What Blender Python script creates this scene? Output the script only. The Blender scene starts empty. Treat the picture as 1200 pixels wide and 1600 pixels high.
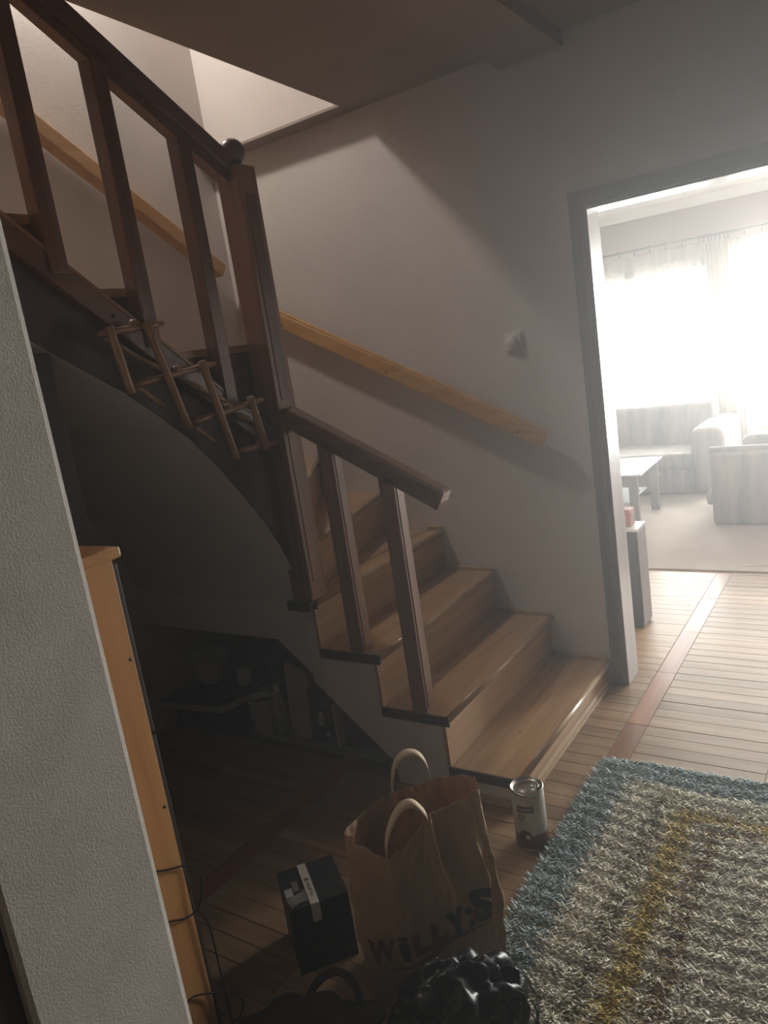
import bpy, bmesh, math, random
import numpy as np
from mathutils import Vector, Matrix, noise

scene = bpy.context.scene
COL = scene.collection
random.seed(7)
RNG = np.random.default_rng(7)

# ------------------------------------------------------------------ camera
F_PX, YAW, PITCH, ROLL, EYE = 1180.0, math.radians(35.1), math.radians(11.55), math.radians(-8.7), 1.6
_f = Vector((-math.sin(YAW), math.cos(YAW), 0)); _r = Vector((math.cos(YAW), math.sin(YAW), 0)); _u = Vector((0, 0, 1))
_fw = _f * math.cos(PITCH) - _u * math.sin(PITCH)
_up = _u * math.cos(PITCH) + _f * math.sin(PITCH)
_rt = _r * math.cos(ROLL) + _up * math.sin(ROLL)
_up = _up * math.cos(ROLL) - _r * math.sin(ROLL)
cam_d = bpy.data.cameras.new('camera')
cam_d.sensor_fit = 'VERTICAL'; cam_d.sensor_height = 36.0; cam_d.lens = 36.0 * F_PX / 1600.0
cam_d.clip_start = 0.02
cam = bpy.data.objects.new('camera', cam_d); COL.objects.link(cam)
cam.matrix_world = Matrix(((_rt.x, _up.x, -_fw.x, 0), (_rt.y, _up.y, -_fw.y, 0), (_rt.z, _up.z, -_fw.z, EYE), (0, 0, 0, 1)))
scene.camera = cam

# ------------------------------------------------------------------ world, daylight, exposure
world = bpy.data.worlds.new('world'); scene.world = world; world.use_nodes = True
bg = world.node_tree.nodes['Background']
bg.inputs['Color'].default_value = (0.93, 0.96, 1.0, 1); bg.inputs['Strength'].default_value = 4.0
vs = scene.view_settings
vs.view_transform = 'Standard'; vs.look = 'None'; vs.gamma = 1.0; vs.use_curve_mapping = False
vs.exposure = 0.0
scene.cycles.max_bounces = 6; scene.cycles.adaptive_threshold = 0.04

def area_light(name, loc, aim, sx, sy, power, color):
    d = bpy.data.lights.new(name, 'AREA'); d.shape = 'RECTANGLE'; d.size = sx; d.size_y = sy
    d.energy = power; d.color = color
    d.spread = math.radians(120)
    o = bpy.data.objects.new(name, d); COL.objects.link(o); o.location = loc
    o.rotation_euler = (Vector(aim) - Vector(loc)).to_track_quat('-Z', 'Y').to_euler()
    return o
# daylight outside the visible living-room windows, then one added light
area_light('daylight_window', (-2.2, 8.35, 1.55), (-2.2, 0, -1.4), 1.5, 1.2, 170, (1.0, 0.98, 0.95))
area_light('daylight_balcony_door', (-0.45, 8.35, 1.2), (-0.45, 0, -1.7), 1.5, 1.9, 265, (1.0, 0.98, 0.95))
area_light('added_side_light', (1.0, 8.35, 1.2), (0.2, 0, -1.7), 1.1, 1.9, 290, (1.0, 0.98, 0.95))  # unseen source added to brighten the hall rug and partition

# ------------------------------------------------------------------ helpers
def tag(o, label=None, cat=None, group=None, kind=None):
    if label: o['label'] = label
    if cat: o['category'] = cat
    if group: o['group'] = group
    if kind: o['kind'] = kind
    return o

class MB:
    """collects shapes in world coordinates"""
    def __init__(s): s.v = []; s.f = []; s.smooth = []
    def add(s, vs_, fs, smooth=False):
        b = len(s.v); s.v += [tuple(v) for v in vs_]
        s.f += [tuple(i + b for i in f) for f in fs]; s.smooth += [smooth] * len(fs); return s
    def box(s, x0, x1, y0, y1, z0, z1, bev=0.0):
        if x0 > x1: x0, x1 = x1, x0
        if y0 > y1: y0, y1 = y1, y0
        if z0 > z1: z0, z1 = z1, z0
        bm = bmesh.new()
        m = Matrix.Translation(((x0 + x1) / 2, (y0 + y1) / 2, (z0 + z1) / 2)) @ Matrix.Diagonal((x1 - x0, y1 - y0, z1 - z0, 1))
        bmesh.ops.create_cube(bm, size=1, matrix=m)
        return s._bm(bm, bev)
    def _bm(s, bm, bev=0.0, seg=2, smooth=False):
        if bev > 0: bmesh.ops.bevel(bm, geom=bm.edges[:], offset=bev, segments=seg, profile=0.6, affect='EDGES')
        bm.verts.index_update()
        s.add([v.co.copy() for v in bm.verts], [[v.index for v in f.verts] for f in bm.faces], smooth)
        bm.free(); return s
    def bar(s, a, b, w, h, up=(0, 0, 1), bev=0.0, vertical_ends=False):
        """box from a to b; w across, h along up"""
        a = Vector(a); b = Vector(b); d = (b - a).normalized(); up = Vector(up)
        side = d.cross(up).normalized(); u2 = up if vertical_ends else side.cross(d).normalized()
        bm = bmesh.new(); vv = []
        for p in (a, b):
            for i, j in ((-1, -1), (1, -1), (1, 1), (-1, 1)):
                vv.append(bm.verts.new(p + side * (i * w / 2) + u2 * (j * h / 2)))
        for q in ((3, 2, 1, 0), (4, 5, 6, 7), (0, 1, 5, 4), (1, 2, 6, 5), (2, 3, 7, 6), (3, 0, 4, 7)): bm.faces.new([vv[k] for k in q])
        bmesh.ops.recalc_face_normals(bm, faces=bm.faces[:])
        return s._bm(bm, bev)
    def prism(s, poly, axis, a0, a1, bev=0.0):
        """poly in the other two coordinates, extruded along axis ('x': (y,z), 'y': (x,z), 'z': (x,y))"""
        def mk(p, a): return {'x': (a, p[0], p[1]), 'y': (p[0], a, p[1]), 'z': (p[0], p[1], a)}[axis]
        bm = bmesh.new(); n = len(poly)
        A = [bm.verts.new(mk(p, a0)) for p in poly]; B = [bm.verts.new(mk(p, a1)) for p in poly]
        bm.faces.new(A); bm.faces.new(B[::-1])
        for i in range(n): bm.faces.new((A[i], B[i], B[(i + 1) % n], A[(i + 1) % n]))
        bm.normal_update()
        bmesh.ops.triangulate(bm, faces=[f for f in bm.faces if len(f.verts) > 4])
        bmesh.ops.recalc_face_normals(bm, faces=bm.faces[:])
        return s._bm(bm, bev)
    def tube(s, pts, rad, seg=8, cap=True):
        pts = [Vector(p) for p in pts]; n = len(pts)
        if not isinstance(rad, (list, tuple)): rad = [rad] * n
        ring = []; vv = []; ff = []; prev = None
        for i, p in enumerate(pts):
            t = (pts[min(i + 1, n - 1)] - pts[max(i - 1, 0)]).normalized()
            if prev is None: prev = t.orthogonal().normalized()
            a = (prev - t * prev.dot(t)).normalized(); prev = a; b = t.cross(a)
            for k in range(seg):
                an = 2 * math.pi * k / seg
                vv.append(p + (a * math.cos(an) + b * math.sin(an)) * rad[i])
        for i in range(n - 1):
            for k in range(seg):
                k2 = (k + 1) % seg
                ff.append((i * seg + k, i * seg + k2, (i + 1) * seg + k2, (i + 1) * seg + k))
        if cap: ff.append(tuple(range(seg))[::-1]); ff.append(tuple((n - 1) * seg + k for k in range(seg)))
        return s.add(vv, ff, True)
    def lathe(s, prof, c, seg=24, axis=(0, 0, 1), smooth=True):
        """prof: list of (r, h) from bottom up"""
        q = Vector((0, 0, 1)).rotation_difference(Vector(axis)); c = Vector(c); vv = []; ff = []; n = len(prof)
        for r, h in prof:
            for k in range(seg):
                an = 2 * math.pi * k / seg
                vv.append(c + q @ Vector((r * math.cos(an), r * math.sin(an), h)))
        for i in range(n - 1):
            for k in range(seg):
                k2 = (k + 1) % seg
                ff.append((i * seg + k, i * seg + k2, (i + 1) * seg + k2, (i + 1) * seg + k))
        ff.append(tuple(range(seg))[::-1]); ff.append(tuple((n - 1) * seg + k for k in range(seg)))
        return s.add(vv, ff, smooth)
    def build(s, name, mat, parent=None, origin=None):
        co = np.array(s.v, dtype=float)
        if parent is not None: org = np.array(parent['_org'])
        elif origin is not None: org = np.array(origin, dtype=float)
        else: org = np.array([(co[:, 0].min() + co[:, 0].max()) / 2, (co[:, 1].min() + co[:, 1].max()) / 2, co[:, 2].min()])
        me = bpy.data.meshes.new(name)
        me.from_pydata((co - org).tolist(), [], s.f); me.polygons.foreach_set('use_smooth', s.smooth); me.update()
        if mat: me.materials.append(mat)
        o = bpy.data.objects.new(name, me); COL.objects.link(o)
        if parent is not None: o.parent = parent; o['_org'] = tuple(org)
        else: o.location = org; o['_org'] = tuple(org)
        return o

def empty(name, loc):
    o = bpy.data.objects.new(name, None); COL.objects.link(o); o.location = loc; o['_org'] = tuple(loc)
    o.empty_display_size = 0.1
    return o

# ------------------------------------------------------------------ materials
def new_mat(name):
    m = bpy.data.materials.new(name); m.use_nodes = True
    nt = m.node_tree; return m, nt, nt.nodes['Principled BSDF']
def _in(b, names, val):
    for n in names:
        if n in b.inputs: b.inputs[n].default_value = val; return
def mottled(name, c, rough=0.7, var=0.12, scale=6.0, bump=0.0, bscale=120.0, metal=0.0, coat=0.0, spec=None, c2=None, trans=0.0):
    m, nt, b = new_mat(name)
    tc = nt.nodes.new('ShaderNodeTexCoord'); nz = nt.nodes.new('ShaderNodeTexNoise'); nz.inputs['Scale'].default_value = scale; nz.inputs['Detail'].default_value = 5
    nt.links.new(tc.outputs['Object'], nz.inputs['Vector'])
    cr = nt.nodes.new('ShaderNodeValToRGB'); e = cr.color_ramp.elements
    lo = c2 if c2 else tuple(x * (1 - var) for x in c)
    hi = c if c2 else tuple(min(1, x * (1 + var)) for x in c)
    e[0].position = 0.35; e[0].color = (*lo, 1); e[1].position = 0.65; e[1].color = (*hi, 1)
    nt.links.new(nz.outputs['Fac'], cr.inputs['Fac']); nt.links.new(cr.outputs['Color'], b.inputs['Base Color'])
    b.inputs['Roughness'].default_value = rough; b.inputs['Metallic'].default_value = metal
    if coat: _in(b, ['Coat Weight', 'Clearcoat'], coat); _in(b, ['Coat Roughness'], 0.15)
    if spec is not None: _in(b, ['Specular IOR Level', 'Specular'], spec)
    if bump > 0:
        n2 = nt.nodes.new('ShaderNodeTexNoise'); n2.inputs['Scale'].default_value = bscale; n2.inputs['Detail'].default_value = 3
        nt.links.new(tc.outputs['Object'], n2.inputs['Vector'])
        bp = nt.nodes.new('ShaderNodeBump'); bp.inputs['Strength'].default_value = bump; bp.inputs['Distance'].default_value = 0.01
        nt.links.new(n2.outputs['Fac'], bp.inputs['Height']); nt.links.new(bp.outputs['Normal'], b.inputs['Normal'])
    return m
def wood(name, c1, c2, axis=0, rough=0.4, grain=22.0, coat=0.15, bump=0.08, rnd=0.0):
    m, nt, b = new_mat(name)
    tc = nt.nodes.new('ShaderNodeTexCoord'); mp = nt.nodes.new('ShaderNodeMapping')
    sc = [grain, grain, grain]; sc[axis] = grain * 0.06; mp.inputs['Scale'].default_value = sc
    nt.links.new(tc.outputs['Object'], mp.inputs['Vector'])
    oi = nt.nodes.new('ShaderNodeObjectInfo')
    ad = nt.nodes.new('ShaderNodeVectorMath'); ad.operation = 'ADD'
    mu = nt.nodes.new('ShaderNodeMath'); mu.operation = 'MULTIPLY'; mu.inputs[1].default_value = 37.0
    nt.links.new(oi.outputs['Random'], mu.inputs[0]); nt.links.new(mp.outputs['Vector'], ad.inputs[0]); nt.links.new(mu.outputs[0], ad.inputs[1])
    nz = nt.nodes.new('ShaderNodeTexNoise'); nz.inputs['Scale'].default_value = 1.0; nz.inputs['Detail'].default_value = 6; nz.inputs['Distortion'].default_value = 0.6
    nt.links.new(ad.outputs[0], nz.inputs['Vector'])
    cr = nt.nodes.new('ShaderNodeValToRGB'); e = cr.color_ramp.elements
    e[0].position = 0.3; e[0].color = (*c1, 1); e[1].position = 0.7; e[1].color = (*c2, 1)
    nt.links.new(nz.outputs['Fac'], cr.inputs['Fac'])
    out = cr.outputs['Color']
    if rnd > 0:
        hs = nt.nodes.new('ShaderNodeHueSaturation')
        mr = nt.nodes.new('ShaderNodeMapRange'); mr.inputs['To Min'].default_value = 1 - rnd; mr.inputs['To Max'].default_value = 1 + rnd
        nt.links.new(oi.outputs['Random'], mr.inputs['Value']); nt.links.new(mr.outputs['Result'], hs.inputs['Value'])
        nt.links.new(out, hs.inputs['Color']); out = hs.outputs['Color']
    nt.links.new(out, b.inputs['Base Color'])
    b.inputs['Roughness'].default_value = rough
    if coat: _in(b, ['Coat Weight', 'Clearcoat'], coat); _in(b, ['Coat Roughness'], 0.2)
    bp = nt.nodes.new('ShaderNodeBump'); bp.inputs['Strength'].default_value = bump; bp.inputs['Distance'].default_value = 0.004
    nt.links.new(nz.outputs['Fac'], bp.inputs['Height']); nt.links.new(bp.outputs['Normal'], b.inputs['Normal'])
    return m
def sheer(name, c, clear):
    m, nt, b = new_mat(name); out = nt.nodes['Material Output']
    tr = nt.nodes.new('ShaderNodeBsdfTransparent'); tl = nt.nodes.new('ShaderNodeBsdfTranslucent'); df = nt.nodes.new('ShaderNodeBsdfDiffuse')
    tl.inputs['Color'].default_value = (*c, 1); df.inputs['Color'].default_value = (*c, 1)
    m1 = nt.nodes.new('ShaderNodeMixShader'); m1.inputs[0].default_value = 0.45
    nt.links.new(tl.outputs[0], m1.inputs[1]); nt.links.new(df.outputs[0], m1.inputs[2])
    m2 = nt.nodes.new('ShaderNodeMixShader'); m2.inputs[0].default_value = 1 - clear
    nt.links.new(tr.outputs[0], m2.inputs[1]); nt.links.new(m1.outputs[0], m2.inputs[2]); nt.links.new(m2.outputs[0], out.inputs['Surface'])
    nt.nodes.remove(b); return m
def pane_glass(name, tint=(0.95, 0.97, 0.97), gloss=0.08):
    m, nt, b = new_mat(name); out = nt.nodes['Material Output']
    tr = nt.nodes.new('ShaderNodeBsdfTransparent'); tr.inputs['Color'].default_value = (*tint, 1)
    gl = nt.nodes.new('ShaderNodeBsdfGlossy'); gl.inputs['Roughness'].default_value = 0.03
    m2 = nt.nodes.new('ShaderNodeMixShader'); m2.inputs[0].default_value = gloss
    nt.links.new(tr.outputs[0], m2.inputs[1]); nt.links.new(gl.outputs[0], m2.inputs[2]); nt.links.new(m2.outputs[0], out.inputs['Surface'])
    nt.nodes.remove(b); return m
def paper_mat(name, c, tl=0.25):
    m = mottled(name, c, rough=0.75, var=0.1, scale=9, bump=0.25, bscale=45)
    nt = m.node_tree; b = nt.nodes['Principled BSDF']; out = nt.nodes['Material Output']
    t = nt.nodes.new('ShaderNodeBsdfTranslucent'); t.inputs['Color'].default_value = (c[0], c[1] * 0.72, c[2] * 0.45, 1)
    mx = nt.nodes.new('ShaderNodeMixShader'); mx.inputs[0].default_value = tl
    nt.links.new(b.outputs[0], mx.inputs[1]); nt.links.new(t.outputs[0], mx.inputs[2]); nt.links.new(mx.outputs[0], out.inputs['Surface'])
    return m
def emit(name, c, s):
    m, nt, b = new_mat(name)
    b.inputs['Base Color'].default_value = (*c, 1); _in(b, ['Emission Color', 'Emission'], (*c, 1)); _in(b, ['Emission Strength'], s)
    return m
def vcol(name, rough=0.9):
    m, nt, b = new_mat(name); a = nt.nodes.new('ShaderNodeVertexColor'); a.layer_name = 'Col'
    nt.links.new(a.outputs['Color'], b.inputs['Base Color']); b.inputs['Roughness'].default_value = rough; return m

PLASTER = mottled('wall_plaster', (0.68, 0.625, 0.60), 0.85, 0.04, 3, 0.12, 90)
UNSEEN_DARK = wood('dark_for_less_bounce', (0.10, 0.07, 0.05), (0.16, 0.115, 0.085), 2, 0.5, 14, 0.0)  # dark tone invented for unseen walls, cuts bounced light
PLASTER_WHITE = mottled('rough_white_plaster', (0.64, 0.585, 0.525), 0.9, 0.06, 7, 0.15, 260)
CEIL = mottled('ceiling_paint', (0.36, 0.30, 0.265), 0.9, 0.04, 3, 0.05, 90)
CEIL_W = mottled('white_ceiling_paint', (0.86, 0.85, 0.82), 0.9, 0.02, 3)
LIV = mottled('living_room_paint', (0.50, 0.445, 0.42), 0.9, 0.02, 3)
LAM = wood('step_laminate', (0.40, 0.235, 0.115), (0.54, 0.345, 0.185), 1, 0.36, 26, 0.2)
LAM_EDGE = wood('step_nosing', (0.44, 0.29, 0.16), (0.56, 0.40, 0.24), 1, 0.25, 26, 0.4)
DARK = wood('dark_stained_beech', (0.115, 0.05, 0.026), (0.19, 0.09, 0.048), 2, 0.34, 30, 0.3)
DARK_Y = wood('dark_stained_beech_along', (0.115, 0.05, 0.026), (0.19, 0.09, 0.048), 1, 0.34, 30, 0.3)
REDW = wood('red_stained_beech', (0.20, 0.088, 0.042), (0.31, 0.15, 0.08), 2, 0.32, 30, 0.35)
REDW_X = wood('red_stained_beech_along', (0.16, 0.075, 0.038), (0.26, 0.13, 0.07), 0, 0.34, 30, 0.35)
ENDG = mottled('pale_end_grain', (0.52, 0.42, 0.37), 0.7, 0.15, 60)
SKIRT = mottled('dark_brown_skirt', (0.075, 0.055, 0.047), 0.6, 0.15, 8)
EDGE_DARK = mottled('dark_tread_edge', (0.05, 0.035, 0.028), 0.5, 0.2, 30)
PINE = wood('lacquered_pine', (0.52, 0.27, 0.075), (0.66, 0.38, 0.13), 0, 0.26, 26, 0.5)
PINE_Y = wood('lacquered_pine_along', (0.52, 0.27, 0.075), (0.66, 0.38, 0.13), 1, 0.26, 26, 0.5)
CAB = wood('beech_veneer', (0.44, 0.20, 0.07), (0.56, 0.29, 0.11), 2, 0.42, 24, 0.1)
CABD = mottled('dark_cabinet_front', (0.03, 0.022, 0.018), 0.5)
PARQ_X = wood('parquet_oak_across', (0.25, 0.15, 0.075), (0.37, 0.24, 0.135), 0, 0.46, 30, 0.05, 0.12, 0.18)
PARQ_Y = wood('parquet_oak_along', (0.24, 0.095, 0.042), (0.36, 0.16, 0.075), 1, 0.42, 30, 0.1, 0.12, 0.2)
JOINT = mottled('parquet_joint', (0.09, 0.045, 0.02), 0.8)
CONC = mottled('bare_concrete', (0.30, 0.29, 0.27), 0.95, 0.15, 12, 0.3)
FRAME = wood('door_frame_veil_grey', (0.13, 0.115, 0.108), (0.19, 0.165, 0.155), 2, 0.35, 24, 0.2)  # dark brown wood lifted to grey; lens veil put into the colour
FRAME_X = wood('door_frame_veil_grey_across', (0.13, 0.115, 0.108), (0.19, 0.165, 0.155), 0, 0.35, 24, 0.2)
BAMBOO = wood('bamboo', (0.26, 0.14, 0.06), (0.40, 0.24, 0.12), 2, 0.4, 18, 0.2)
BAMBOO_D = wood('bamboo_joint', (0.24, 0.115, 0.06), (0.36, 0.19, 0.11), 1, 0.4, 18, 0.2)
METAL = mottled('tin_metal', (0.62, 0.61, 0.57), 0.25, 0.06, 20, metal=1.0)
STEEL = mottled('grey_steel', (0.30, 0.29, 0.28), 0.35, 0.05, 20, metal=0.8)
BLACK = mottled('black_card', (0.018, 0.018, 0.02), 0.45, 0.2, 12)
BLACKPL = mottled('black_plastic_film', (0.009, 0.009, 0.012), 0.34, 0.2, 12, spec=0.4)
CABLE = mottled('black_cable', (0.008, 0.007, 0.006), 0.8, spec=0.2)
KRAFT = paper_mat('kraft_paper', (0.46, 0.315, 0.18))
KRAFT_H = mottled('kraft_handle', (0.55, 0.42, 0.28), 0.7, 0.08, 20)
WHITE = mottled('white_plastic', (0.72, 0.70, 0.66), 0.4, 0.03, 10)
CARD = mottled('cream_card', (0.62, 0.56, 0.48), 0.7, 0.05, 20)
INK = mottled('navy_black_ink', (0.03, 0.022, 0.03), 0.6)
INKR = mottled('dark_red_ink', (0.13, 0.035, 0.03), 0.6)
GLASS = pane_glass('window_glass')

# ------------------------------------------------------------------ the setting
YW, XL, ZC = 3.13, -2.96, 2.70          # stair wall, left wall, hall ceiling
D0, D1, DT = -1.03, 0.80, 2.055         # doorway to the living room
YB = 3.27                               # living-room side of that wall
def S(mb, name, mat, parent=None): 
    o = mb.build(name, mat, parent)
    if parent is None: o['kind'] = 'structure'
    return o
S(MB().prism([(XL, 0), (D0 - 0.012, 0), (D0 - 0.012, DT + 0.012), (D1, DT + 0.012), (D1, 0), (1.9, 0), (1.9, 4.5), (XL, 4.5)], 'y', YW, YB), 'wall_stairs', PLASTER)
S(MB().box(XL - 0.15, XL, -1.5, YB, 0, 4.5), 'wall_left', PLASTER)
S(MB().box(XL, 1.9, -1.65, -1.5, 0, 4.5), 'wall_back', UNSEEN_DARK)
S(MB().box(1.75, 1.9, -1.5, YW, 0, ZC), 'wall_right', UNSEEN_DARK)
# near partition end on the left
pt = MB(); pt.box(XL, -1.15, 0.457, 0.735, 0, ZC, 0.012); S(pt, 'wall_partition', PLASTER_WHITE)
S(MB().box(-2.2, -1.162, 0.405, 0.456, 0, ZC, 0.004), 'dark_gap_filler', CABD)  # invented dark slab, stands for the dark room beyond the partition
# ceiling slab with the stair opening
cl = MB()
cl.prism([(-2.038, YW), (-1.86, 0.735), (1.9, 0.735), (1.9, YW)], 'z', ZC, ZC + 0.18)
cl.box(XL, -2.03, 3.02, YW, ZC, ZC + 0.012)
cl.box(XL, 1.9, -1.5, 0.735, ZC, ZC + 0.18)
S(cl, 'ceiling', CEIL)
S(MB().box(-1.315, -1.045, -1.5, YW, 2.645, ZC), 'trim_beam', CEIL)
S(MB().box(XL - 0.15, 1.9, -1.65, YB, 4.5, 4.6), 'ceiling_upstairs', UNSEEN_DARK)
S(MB().box(1.75, 1.9, -1.5, YW, ZC + 0.18, 4.5), 'wall_upstairs', UNSEEN_DARK)

# living room shell
LX0, LX1, LY, LZ = -3.6, 1.6, 8.0, 2.62
WX0, WX1, WZ0, WZ1 = -3.0, -1.48, 0.80, 2.06      # window
BX0, BX1, BZ0, BZ1 = -1.19, 0.30, 0.04, 2.06      # balcony door
CX0, CX1 = 0.50, 1.48                                # added opening for the extra light
fw = MB()
fw.box(LX0, WX0, LY, LY + 0.25, 0, LZ); fw.box(WX0, WX1, LY, LY + 0.25, 0, WZ0); fw.box(WX0, CX1, LY, LY + 0.25, WZ1, LZ)
fw.box(WX1, BX0, LY, LY + 0.25, 0, WZ1); fw.box(BX0, BX1, LY, LY + 0.25, 0, BZ0); fw.box(BX1, CX0, LY, LY + 0.25, 0, WZ1); fw.box(CX0, CX1, LY, LY + 0.25, 0, BZ0); fw.box(CX1, LX1, LY, LY + 0.25, 0, LZ)
S(fw, 'wall_far', LIV)
S(MB().box(LX0 - 0.15, LX0, YB, LY + 0.25, 0, LZ), 'wall_living_left', LIV)
S(MB().box(LX1, LX1 + 0.15, YB, LY + 0.25, 0, LZ), 'wall_living_right', LIV)
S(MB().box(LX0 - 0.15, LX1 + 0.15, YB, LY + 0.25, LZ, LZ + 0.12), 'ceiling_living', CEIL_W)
S(MB().box(LX0, XL - 0.15, YW, YB, 0, LZ), 'wall_living_front', LIV)
tm = MB(); tm.prism([(LY, 2.53), (LY - 0.03, 2.53), (LY - 0.035, 2.55), (LY - 0.10, 2.60), (LY - 0.11, LZ), (LY, LZ)], 'x', LX0, LX1)
S(tm, 'trim_cornice', CEIL_W)

def window_unit(name, x0, x1, z0, z1, mull, low):
    e = empty(name, ((x0 + x1) / 2, LY + 0.14, z0)); e['kind'] = 'structure'
    m = MB(); y0, y1 = LY + 0.10, LY + 0.17; t = 0.07
    m.box(x0, x0 + t, y0, y1, z0, z1); m.box(x1 - t, x1, y0, y1, z0, z1); m.box(x0, x1, y0, y1, z1 - t, z1); m.box(x0, x1, y0, y1, z0, z0 + t)
    for q in mull: m.box(q - 0.05, q + 0.05, y0, y1, z0, z1)
    if low: m.box(x0, x1, y0, y1, low - 0.05, low + 0.05)
    m.build('window_frame', WHITE, e)
    xs = [x0 + t] + [c for q in mull for c in (q - 0.05, q + 0.05)] + [x1 - t]
    for i in range(0, len(xs), 2):
        MB().box(xs[i], xs[i + 1], LY + 0.13, LY + 0.14, (low + 0.05) if low else z0 + t, z1 - t).build('pane', GLASS, e)
    return e
w1 = window_unit('window_1', WX0, WX1, WZ0, WZ1, [-2.24], None)
w2 = window_unit('window_2', BX0, BX1, BZ0, BZ1, [-0.92, -0.35], 0.58)
w3 = window_unit('window_added', CX0, CX1, BZ0, BZ1, [], None)  # unseen window added to carry the side light
ORANGE = mottled('amber_door_panel', (0.62, 0.38, 0.17), 0.6)
for x0, x1 in ((-1.12, -0.97), (-0.87, -0.40), (-0.30, 0.23)):
    MB().box(x0, x1, LY + 0.12, LY + 0.15, BZ0 + 0.07, 0.53, 0.01).build('door_panel', ORANGE, w2)
# partly lowered roller shutters, slat by slat with light gaps
SHUT = mottled('shutter_slat', (0.55, 0.50, 0.42), 0.6)
for wu, x0, x1, zb in ((w1, WX0 + 0.02, WX1 - 0.02, 1.72), (w2, BX0 + 0.02, BX1 - 0.02, 1.80)):
    sm = MB(); z = WZ1 - 0.02
    while z > zb:
        sm.box(x0, x1, LY + 0.205, LY + 0.215, z - 0.036, z); z -= 0.040
    sm.build('roller_shutter', SHUT, wu)

# doorway frame
dr = empty('door_2', (D0, YW, 0)); dr['kind'] = 'structure'
m = MB(); m.box(D0 - 0.048, D0 + 0.001, YW - 0.016, YW + 0.004, 0, DT + 0.06, 0.003); m.build('casing', FRAME, dr)
m = MB(); m.box(D0, D1 + 0.05, YW - 0.016, YW + 0.004, DT, DT + 0.06, 0.003); m.build('casing', FRAME_X, dr)
m = MB(); m.box(D1, D1 + 0.05, YW - 0.016, YW + 0.004, 0, DT, 0.003); m.build('casing', FRAME, dr)
JAMB = wood('lit_jamb', (0.30, 0.265, 0.25), (0.38, 0.34, 0.32), 2, 0.3, 20, 0.3)  # paler copy of the frame wood; strong light on it put into colour
m = MB(); m.box(D0 - 0.012, D0 + 0.02, YW, YB + 0.012, 0, DT, 0.003); m.build('jamb', JAMB, dr)
m = MB(); m.box(D0 + 0.02, D1, YW, YB + 0.012, DT - 0.012, DT + 0.012, 0.003); m.build('jamb', JAMB, dr)
m = MB(); m.box(D1 - 0.02, D1 + 0.012, YW, YB + 0.012, 0, DT, 0.003); m.build('jamb', JAMB, dr)

# ---- parquet floor
fl = S(MB().box(XL - 0.1, 1.9, -1.65, 8.25, -0.12, -0.003), 'floor', JOINT)
S(MB().box(LX0 - 0.15, XL - 0.1, YW, 8.25, -0.12, -0.003), 'floor_living', JOINT)
S(MB().box(XL, -1.45, 2.205, YW, -0.01, 0.004), 'floor_recess', CONC)
def proj(p):
    v = Vector(p) - Vector((0, 0, EYE)); z = v.dot(_fw)
    if z < 0.1: return None
    return (600 + F_PX * v.dot(_rt) / z, 800 - F_PX * v.dot(_up) / z, z)
PX = -1.93; PY = 1.80; SQ = 1.0; ST = 0.085
planks = []
for i in range(-2, 5):
    for j in range(-4, 4):
        x0 = PX + i * SQ; y0 = PY + j * SQ
        planks.append(('y', x0, x0 + ST, y0, y0 + 0.5)); planks.append(('y', x0, x0 + ST, y0 + 0.5, y0 + SQ))
        for k in range(2):
            planks.append(('x', x0 + ST + k * 0.4575, x0 + ST + (k + 1) * 0.4575, y0, y0 + ST))
        n = 13; h = (SQ - ST) / n
        for r in range(n):
            off = 0.0
            for k in range(2):
                planks.append(('x', x0 + ST + k * 0.4575, x0 + ST + (k + 1) * 0.4575, y0 + ST + r * h, y0 + ST + (r + 1) * h))
cand = []
for d, a0, a1, b0, b1 in planks:
    if a1 < XL or a0 > 1.75 or b1 < -1.5 or b0 > 5.2: continue
    a0 = max(a0, XL); a1 = min(a1, 1.75); b1 = min(b1, 5.2); b0 = max(b0, -1.5)
    cx, cy = (a0 + a1) / 2, (b0 + b1) / 2
    if a1 < -1.4 and cy > 2.2: continue                     # bare concrete under the stairs
    if a1 < -1.1 and cy > 2.14 and cy < YW: continue
    if a1 <= D0 and cy > YW - 0.03 and cy < YB + 0.02: continue
    hid = (-0.85 < cx < 0.7 and 0.3 < cy < 2.42) or (cx < D0 and cy > YW) or cy > 4.85 or (cx < -1.2 and cy < 0.85)
    q = proj((cx, cy, 0)); size = 0
    if q and -30 < q[0] < 1230 and -30 < q[1] < 1640 and not hid: size = 1.0 / q[2]
    cand.append((size, d, a0, a1, b0, b1))
cand.sort(key=lambda t: -t[0])
g = 0.0011; shared = {}
rest = {'x': MB(), 'y': MB()}
for n, (size, d, a0, a1, b0, b1) in enumerate(cand):
    if n < 300 and size > 0:
        lx, ly = round(a1 - a0, 3), round(b1 - b0, 3); key = (d, lx, ly)
        dz = random.uniform(-0.0006, 0.0006)
        if key not in shared:
            t = MB(); t.box(-lx / 2 + g, lx / 2 - g, -ly / 2 + g, ly / 2 - g, -0.012, 0, 0.0012)
            o = t.build('plank', PARQ_X if d == 'x' else PARQ_Y, None, origin=(0, 0, 0)); shared[key] = o.data
        else:
            o = bpy.data.objects.new('plank', shared[key]); COL.objects.link(o)
        o.parent = fl
        o.location = Vector(((a0 + a1) / 2, (b0 + b1) / 2, dz)) - Vector(fl['_org'])
    else:
        rest[d].box(a0 + g, a1 - g, b0 + g, b1 - g, -0.012, random.uniform(-0.0006, 0.0006))
for d in ('x', 'y'):
    o = rest[d].build('parquet', PARQ_X if d == 'x' else PARQ_Y, fl); o['kind'] = 'stuff'

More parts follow.
